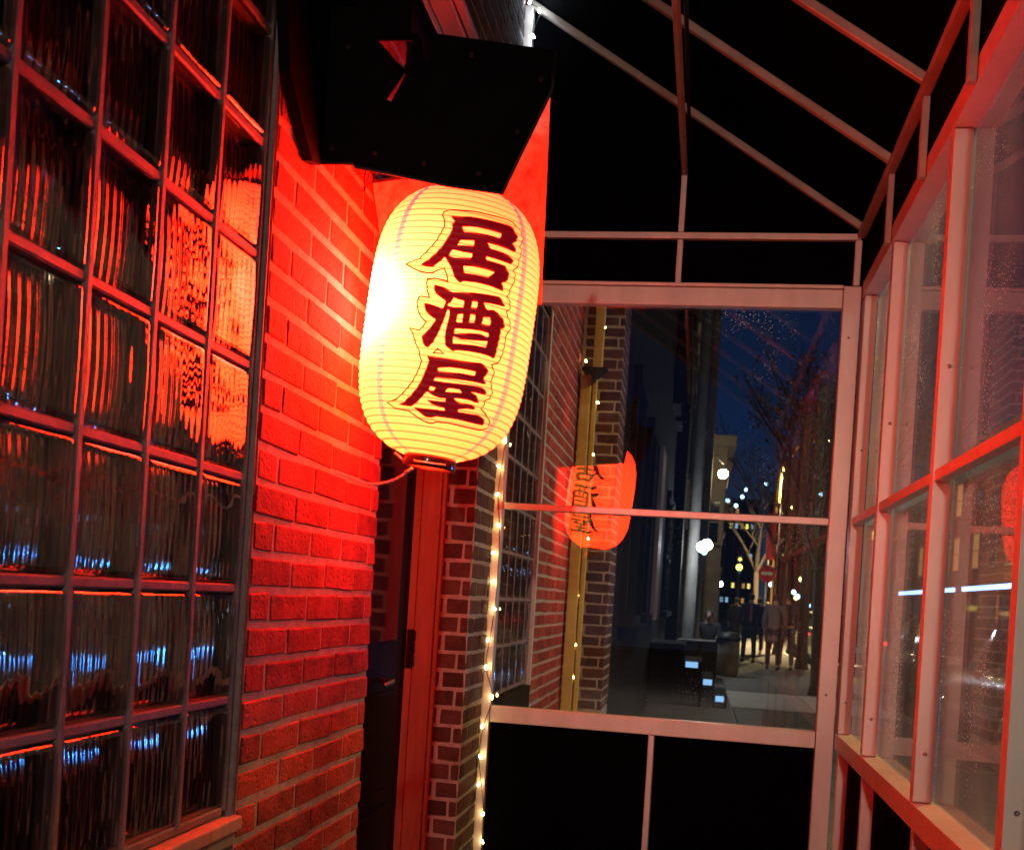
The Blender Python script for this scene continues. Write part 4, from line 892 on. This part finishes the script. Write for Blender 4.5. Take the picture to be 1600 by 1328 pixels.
# ------------------------------------------------------------------ people
def skin_obj(name, verts, edges, m, parent, sub=2, root=0, off=(0, 0, 0)):
    me = bpy.data.meshes.new(name); me.from_pydata([(v[0]-off[0], v[1]-off[1], v[2]-off[2]) for v in verts], edges, [])
    me.materials.append(m); o = link(name, me); o.parent = parent
    o.modifiers.new('Skin', 'SKIN').use_smooth_shade = True
    for i, v in enumerate(verts):
        sv = me.skin_vertices[0].data[i]; sv.radius = (v[3], v[4] if len(v) > 4 else v[3]); sv.use_root = (i == root)
    s = o.modifiers.new('Sub', 'SUBSURF'); s.levels = sub; s.render_levels = sub
    return o
def person(label, x, y, facing, hgt, coat, legs, stride=.25, lean=0, sit=False, long=True, hair=M_HAIR, hood=False, group=None, z0=-.02, bag=None):
    """standing or walking (or seated) figure; facing = angle of the way they look (0 = away from the camera)"""
    t = thing('person', label, 'person', (x, y, z0), group); t.rotation_euler[2] = facing; s = hgt/1.75; t.scale = (s, s, s)
    if not sit:
        hip = .90; K = lambda sg, st: [(sg*.10, 0, hip-.04), (sg*.11, st*.45, .50), (sg*.11, st*.8-.03, .09)]
        La, Ra = K(-1, stride), K(1, -stride)
        sh = 1.42; ar = lambda sg, st: [(sg*.19, -.01, sh), (sg*.235, st*.25-.03, 1.14), (sg*.225, st*.55+.05, .90)]
        Lr, Rr = ar(-1, -stride), ar(1, stride); tor = [(0, 0, .93), (0, .01, 1.15), (0, -.01, 1.36), (0, -.005, 1.49), (0, .015, 1.60), (0, .01, 1.70)]
    else:
        La = [(-.10, .06, .50), (-.13, .44, .50), (-.13, .46, .09)]; Ra = [(.10, .06, .50), (.13, .44, .50), (.14, .48, .09)]
        Lr = [(-.19, .03, .98), (-.24, .10, .72), (-.12, .36, .66)]; Rr = [(.19, .03, .98), (.24, .10, .72), (.12, .36, .66)]
        tor = [(0, 0, .52), (0, .0, .72), (0, .03, .93), (0, .06, 1.05), (0, .10, 1.16), (0, .11, 1.26)]
    B = [(*tor[0], .13, .10), (*tor[1], .12, .09), (*tor[2], .14, .09), (*tor[3], .050, .050), (*tor[4], .078, .092), (*tor[5], .062, .075)]
    E = [(0, 1), (1, 2), (2, 3), (3, 4), (4, 5)]
    for leg in (La, Ra):
        n = len(B); B += [(*leg[0], .085, .085), (*leg[1], .055, .055), (*leg[2], .036, .036), (leg[2][0], leg[2][1]+.14, leg[2][2]-.055, .032, .028)]
        E += [(0, n), (n, n+1), (n+1, n+2), (n+2, n+3)]
    for arm in (Lr, Rr):
        n = len(B); d = (Vector(arm[2])-Vector(arm[1])).normalized(); h = Vector(arm[2])+d*.07
        B += [(*arm[0], .050, .050), (*arm[1], .038, .038), (*arm[2], .024, .024), (*h, .030, .014)]
        E += [(2, n), (n, n+1), (n+1, n+2), (n+2, n+3)]
    nose = Vector(tor[4]) + Vector((0, .095, -.005)); n = len(B); B += [(*nose, .014, .014)]; E += [(4, n)]
    body = skin_obj('body', B, E, M_SKIN, t)
    # clothing
    Cv = [(*tor[0], .165, .13), (*tor[1], .155, .125), (*tor[2], .175, .12), (tor[3][0], tor[3][1]-.01, tor[3][2]-.035, .075, .075)]
    Ce = [(0, 1), (1, 2), (2, 3)]
    for arm in (Lr, Rr):
        n = len(Cv); Cv += [(*arm[0], .068, .068), (*arm[1], .055, .055), (*(Vector(arm[2])), .044, .044)]; Ce += [(2, n), (n, n+1), (n+1, n+2)]
    if long and not sit:
        n = len(Cv); Cv += [(0, 0, .72, .175, .15), (0, 0, .60, .18, .155)]; Ce += [(0, n), (n, n+1)]
    skin_obj('coat', Cv, Ce, coat, t)
    Tv = [(*tor[0][:2], tor[0][2]-.02, .15, .115)]; Te = []
    for leg in (La, Ra):
        n = len(Tv); Tv += [(*leg[0], .098, .098), (*leg[1], .068, .068), (leg[2][0], leg[2][1], leg[2][2]+.02, .055, .055)]; Te += [(0, n), (n, n+1), (n+1, n+2)]
    skin_obj('trousers', Tv, Te, legs, t)
    for leg in (La, Ra):
        a = Vector(leg[2]); skin_obj('shoe', [(a.x, a.y-.05, .05, .045, .05), (a.x, a.y+.06, .045, .048, .042), (a.x, a.y+.19, .035, .042, .030)], [(0, 1), (1, 2)], M_CLB, t, 1)
    hd_ = Vector(tor[4])
    skin_obj('hood' if hood else 'hair', [(hd_.x, hd_.y-.045, hd_.z-.06, .080, .060), (hd_.x, hd_.y-.03, hd_.z+.04, .095, .090), (hd_.x, hd_.y+.02, hd_.z+.105, .075, .075)], [(0, 1), (1, 2)], coat if hood else hair, t)
    for arm, sg in ((Lr, -1), (Rr, 1)):          # five separate fingers on each hand
        d = (Vector(arm[2])-Vector(arm[1])).normalized(); h = Vector(arm[2])+d*.07; sd_ = Vector((0, 1, 0)) if not sit else Vector((1, 0, 0)); sd_ = (sd_-d*sd_.dot(d)).normalized(); cu2 = d.cross(sd_)*-sg
        mb = MB()
        for k, (o_, l_) in enumerate(((-.030, .058), (-.010, .070), (.010, .076), (.030, .068))):
            a = h + sd_*o_; mb.tube([a-d*.01, a+d*l_*.5, a+d*l_*.85+cu2*.015, a+d*l_*.95+cu2*.032], [.0095, .0090, .008, .006], 6)
        a = h - d*.05 + sd_*.030; mb.tube([a, a+sd_*.028+d*.025, a+sd_*.034+d*.058], [.011, .010, .007], 6)
        mb.build('fingers', M_SKIN, t, off=(0, 0, 0))
    if bag:
        MB().box(.16, .24, -.20, .16, .70, .98).build('shoulder_bag', bag, t, .03, 2, off=(0, 0, 0))
        MB().tube([(.20, -.16, .97), (.10, -.14, 1.30), (.0, -.05, 1.47), (.06, .08, 1.30), (.20, .12, .97)], .012, 6).build('bag_strap', bag, t, off=(0, 0, 0))
    return t
GW = 'people walking away down the pavement'
person('walker in a black coat with a dusty pink scarf, centre of the pavement', 1.30, 28.8, .05, 1.78, M_CLB, M_CLN, .26, group=GW)
o = [c for c in COL.objects if c.name.startswith('person')][-1]
skin_obj('scarf', [(0, -.13, 1.47, .045, .03), (.01, -.155, 1.25, .040, .018), (.0, -.165, 1.0, .040, .014)], [(0, 1), (1, 2)], M_CLP, o, 1)
person('walker in a long grey-brown coat with a bag, right of the one with the scarf', 1.72, 26.0, -.05, 1.76, M_CLG, M_CLB, .20, group=GW, bag=M_CLB)
person('walker in a short black jacket close beside the grey-brown coat', 2.02, 26.3, .1, 1.80, M_CLB, M_CLN, .18, long=False, group=GW)
person('walker in dark clothes at the left edge of the walking group', 1.22, 37.5, 0, 1.74, M_CLB, M_CLB, .24, group=GW)
person('walker half hidden between the pair in front', 1.78, 34.0, 0, 1.74, M_CLN, M_CLB, -.22, group=GW)
person('distant walker near the kerb beside the red tail lights', 2.6, 44.0, 0, 1.72, M_CLB, M_CLB, .2, group=GW)
person('person in black sitting on the dark bench beside the globe lamp', .22, 22.80, math.pi, 1.75, M_CLB, M_CLB, sit=True, hood=True)

# ------------------------------------------------------------------ lights far down the street
M_PB = emis('far_lamp_blue', (.35, .65, 1.0), 7); M_PW = emis('far_lamp_warm', (1, .72, .28), 7); M_PY = emis('far_lamp_yellow', (1, .86, .12), 5)
def far_lamps(labels, group, m, spots, r):
    for label, (x, y, z) in zip(labels, spots):
        t = thing('far_lamp', label, 'lamp', (x, y, -.02), group)
        MB().tube([(x, y, -.02), (x, y, z-r)], .03, 5).build('post', M_IRON, t)
        lamp_glow(t, 'globe', (x, y, z), r, m)
far_lamps(["cool light far away just left of the white tower windows", "cool blue light below and right of the small cool wall lamp", "small cool light in the middle of the distant blue cluster", "topmost of the small cool lights right of the warm wall lamp", "cool light at the right edge of the end window above the cross bar", "cool blue light touching the right post above the cross bar", "cool blue light between the no entry sign and the grey-brown coat", "cool light right of the walkers, above the parked cars", "paired cool light close above the car roofs", "lowest cool light, low beside the right post", "highest lone cool light against the night sky"], 'distant cool lights', M_PB, [(1.36, 70.0, 7.94), (2.01, 75.0, 8.11), (2.55, 80.0, 9.21), (2.95, 85.0, 10.24), (6.47, 70.0, 8.81), (7.35, 75.0, 9.12), (3.67, 60.0, 2.72), (5.32, 66.0, 2.5), (5.04, 60.0, 2.17), (5.12, 55.0, 1.7), (4.63, 90.0, 11.29)], .13)
far_lamps(["warm white light just right of the curved lamp pole base", "warm light beside the stone building left of the walkers", "warm light behind the tree branches below the cross bar", "warm light between the bare trunks at the right", "low warm light over the walkers' heads at the right", "warm light nearest the right post below the cross bar"], 'distant warm lights', M_PW, [(4.49, 60.0, 6.85), (0.33, 45.0, 2.65), (5.23, 80.0, 8.27), (6.04, 70.0, 3.38), (5.75, 75.0, 2.1), (8.7, 85.0, 7.07)], .14)
far_lamps(["yellow light right above the no entry sign", "yellow light just left of the red banner pole", "yellow light under the cross bar near the right post", "low yellow light beside the tail lights", "yellow light just above the walker in the grey-brown coat"], 'distant yellow lights', M_PY, [(3.81, 62.0, 5.26), (1.91, 58.0, 3.45), (6.03, 64.0, 6.18), (6.64, 80.0, 2.37), (5.39, 85.0, 2.52)], .16)
